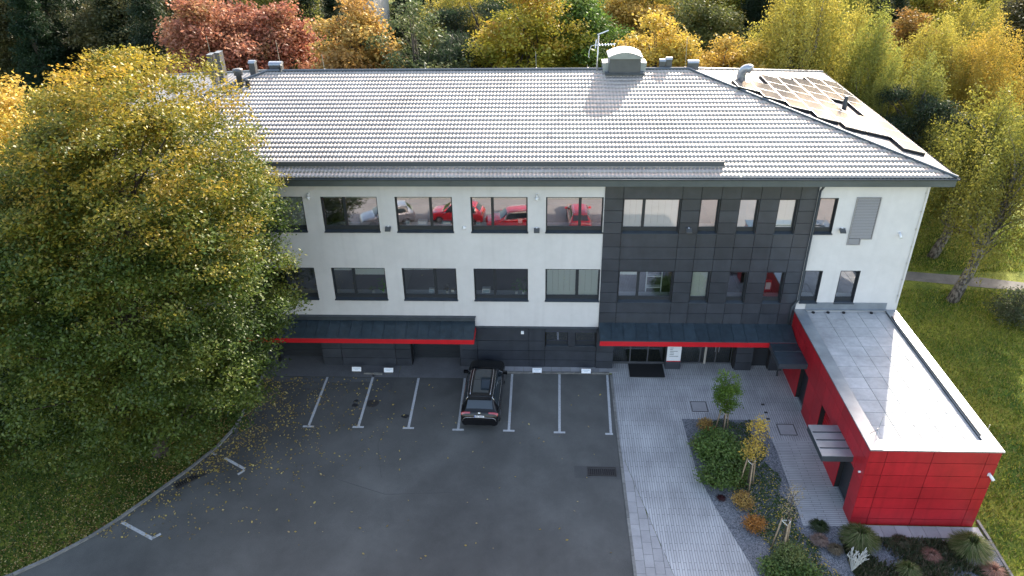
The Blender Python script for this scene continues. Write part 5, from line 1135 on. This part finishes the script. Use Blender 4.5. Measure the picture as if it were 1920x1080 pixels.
# ground cover inside the bed (leafy, low)
COV = [(9.7, -4.6), (11.9, -4.6), (12.15, -6.2), (12.35, -8.5), (12.6, -10.8), (12.8, -12.4), (13.6, -14.2), (14.5, -20.2), (12.7, -20.2), (11.5, -15.2), (10.9, -13.2), (10.4, -11.0), (10.3, -9.3), (9.7, -8.0), (9.3, -6.5)]
pts = sample(15000, 8.4, 15, -20.2, -4.4, lambda x, y: inside(COV, x + .22 * sin(y * 3.1), y + .15 * sin(x * 4)))
scatter('ground_cover', pts, rs, .085, [(.028, .06, .015), (.05, .095, .02), (.075, .125, .03)], .07, kind_lbl=('low dark green ground cover filling the planting bed', 'ground cover'))
pts = sample(1500, 8.6, 15, -19, -4.6, lambda x, y: inside(COV, x, y) and rs.uniform() < min(1, .15 + max(0, -(y + 6)) * .12))
scatter('fallen_leaves', pts, rs, .085, [(.5, .4, .06), (.55, .42, .12), (.4, .28, .05)], .12, kind_lbl=('yellow leaves lying on the dark ground cover of the bed', 'fallen leaves'))
pts = sample(30000, 14.2, 20.6, -20, -12.2, lambda x, y: (sin(x * 1.9) + sin(y * 2.3 + x) + rs.normal() * .5) > -.9 and not (x > 19.2 and y > -13.6))
scatter('low_planting', pts, rs, .20, [(.05, .07, .03), (.10, .10, .05), (.16, .13, .09), (.07, .09, .05)], .03, tall=True, kind_lbl=('low mixed tufts of dull grasses in the gravel before the annex', 'plants'))
# fallen leaves on the yard and on the left lawn
KP = [(-15.28, 1.0)] + KL[:-2]
def kerb_x(y):
    for (xa, ya), (xb, yb) in zip(KL[:-1], KL[1:]):
        if yb <= y <= ya: return xa + (xb - xa) * (ya - y) / (ya - yb)
    return -15.3
LF = [(.50, .38, .10), (.55, .44, .18), (.42, .30, .07), (.36, .26, .12)]
pts = sample(1900, -20, -6, -13, -1.3, lambda x, y: x > kerb_x(y) + .05 and rs.uniform() < math.exp(-(x - kerb_x(y)) / 2.2) * (1.0 if y > -9 else .35) * (.35 + .65 * (sin(x * 2.1) * sin(y * 1.7) > -.2)))
pts += sample(90, -16, 4.5, -14.5, -1.5, lambda x, y: x > kerb_x(y) + .1)
scatter('fallen_leaves', pts, rs, .12, LF, .012, kind_lbl=('yellow leaves scattered over the asphalt beside the lawn kerb', 'fallen leaves'))
pts = sample(9500, -30, -15.4, -16, 1, lambda x, y: x < kerb_x(y) - .12 and rs.uniform() < .12 + math.exp((x - kerb_x(y)) / 2.5))
scatter('fallen_leaves', pts, rs, .09, [(.42, .32, .10), (.34, .20, .07), (.46, .38, .16), (.22, .12, .05)], .05, kind_lbl=('yellow and brown leaves lying in the grass under the huge ash', 'fallen leaves'))
# grass blades on the visible lawns
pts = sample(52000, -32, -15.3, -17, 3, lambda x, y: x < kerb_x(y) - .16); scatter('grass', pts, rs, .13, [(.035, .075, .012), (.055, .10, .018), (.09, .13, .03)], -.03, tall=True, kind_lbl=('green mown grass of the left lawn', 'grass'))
pts = sample(70000, 20.8, 38, -15, 20, lambda x, y: not (9.0 < y < 11.4) or x > 36); scatter('grass', pts, rs, .15, [(.09, .15, .017), (.18, .23, .03), (.30, .31, .055), (.25, .24, .07)], -.03, tall=True, kind_lbl=('green grass of the right lawn, coloured as sunlit', 'grass'))  # brighter blades than the left lawn: sunlight put into their colour
# ornamental grasses
def grass_clump(u, v, R, H, lb, pal, seed, n=900):
    p = G(u, v); rs_ = np.random.default_rng(seed); a = rs_.uniform(0, 2 * pi, n); rr = R * rs_.uniform(.2, 1, n) ** .6; h = H * (1.05 - .55 * rr / R) * rs_.uniform(.7, 1.1, n)
    bx = np.cos(a) * rr * .18; by = np.sin(a) * rr * .18; mx, my = np.cos(a) * rr * .55, np.sin(a) * rr * .55; ex, ey = np.cos(a) * rr, np.sin(a) * rr; sd = np.stack([-np.sin(a), np.cos(a), a * 0], 1) * .012
    P0 = np.stack([bx, by, a * 0], 1); P1 = np.stack([mx, my, h * .85], 1); P2 = np.stack([ex, ey, h * .75], 1)
    V = np.stack([P0 - sd, P0 + sd, P1 + sd, P1 - sd, P1 - sd, P1 + sd, P2 + sd * .3, P2 - sd * .3], 1).reshape(-1, 3); F = np.arange(n * 8, dtype=np.int32).reshape(-1, 4)
    pal = np.array(pal); c = pal[rs_.integers(0, len(pal), n)] * rs_.uniform(.7, 1.3, (n, 1)); o = link('ornamental_grass', fast_mesh('ornamental_grass', V, F, np.repeat(c, 8, 0)), M['leaf']); o.location = (p.x, p.y, gz(p.x, p.y)); return tag(o, lb, 'plant')
GG = [(.07, .10, .025), (.11, .14, .04), (.20, .20, .09)]
grass_clump(1608, 1022, .95, 1.25, 'big arching green grass clump before the annex left corner', GG, 81, 1500); grass_clump(1815, 1040, 1.0, 1.35, 'big arching green grass clump before the annex right corner', GG, 82, 1600)
for k, (u, v, R, H, lb, pal) in enumerate([(1535, 1018, .45, .55, 'pinkish tuft of grass left of the big green clump', [(.22, .15, .12), (.3, .22, .18)]), (1565, 1035, .4, .5, 'brown tuft of grass below the big green clump', [(.14, .11, .07), (.2, .16, .1)]), (1700, 1078, .6, .8, 'green grass clump at the bottom edge between the big ones', GG), (1745, 1045, .5, .45, 'reddish tuft of grass on gravel near the right big clump', [(.26, .12, .09), (.3, .18, .14)]), (1860, 1075, .6, .5, 'reddish tuft of grass at the bottom right corner', [(.3, .14, .1), (.32, .2, .15)]), (1535, 990, .5, .4, 'dark low tuft beside the plaza corner', [(.04, .06, .02)]), (1690, 1020, .5, .4, 'dark tuft below the slab path', [(.05, .06, .03), (.1, .08, .05)])]):
    grass_clump(u, v, R, H, lb, pal, 90 + k, 500)
for k, (u, v) in enumerate([(1338, 910), (1352, 936)]): grass_clump(u, v, .28, .25, 'small burgundy plant on the gravel edge of the bed, ' + ('upper' if k == 0 else 'lower') + ' of two', [(.10, .03, .035), (.06, .03, .03)], 110 + k, 160)
# dry white flower stalks
p = G(1597, 1072); mb = MB(); rs_ = random.Random(4)
for k in range(26):
    a = rs_.uniform(0, 2 * pi); r = rs_.uniform(.1, .38); h = rs_.uniform(.6, 1.1); tip = Vector((cos(a) * r, sin(a) * r, h)); mb.tube([(0, 0, 0), tip * .55, tip], [.012, .01, .006], 4)
    for q in range(4): mb.tube([tip * .8, tip + Vector((rs_.uniform(-.12, .12), rs_.uniform(-.12, .12), rs_.uniform(.0, .15)))], [.008, .014], 4)
o = mb.build('dry_plant', M['strap']); o.location = (p.x, p.y, gz(p.x, p.y)); tag(o, 'dry pale branching plant in front of the annex', 'plant')

# ------------------------------------------------------------------ buildings in the woods
def house(name, x0, x1, y0, y1, h, m, lb, roofm='redroof', nwin=4):
    z0 = gz(0, y0); t = thing(name, ((x0 + x1) / 2, y0, z0), lb, 'building'); W_ = x1 - x0; D = y1 - y0
    part_box('wall', M[m], t, -W_ / 2, W_ / 2, 0, D, -.5, h); part_box('roof', M[roofm], t, -W_ / 2 - .4, W_ / 2 + .4, -.4, D + .4, h, h + .35)
    for k in range(nwin):
        for f in range(max(1, int(h // 3))):
            x = -W_ / 2 + (k + .5) * W_ / nwin; o = part_box('window', M['frame'], t, x - .6, x + .6, -.06, -.004, 1 + f * 3, 2.4 + f * 3); part_box('pane', M['carglass'], o, x - .5, x + .5, -.075, -.061, 1.1 + f * 3, 2.3 + f * 3)
house('white_house', -41, -26.3, 89, 101, 13, 'render', 'white rendered building in the gap between trees behind the roof', nwin=0); house('orange_house', -25.5, -16, 109, 118, 5, 'orange', 'orange rendered house at the top edge behind the lawn gap'); house('plain_house', -92, -78, 96, 106, 6, 'render', 'dull pale building glimpsed between dark trees at top left', nwin=2); house('white_house', 76, 90, 92, 104, 9, 'render', 'white building glimpsed at the top right corner')
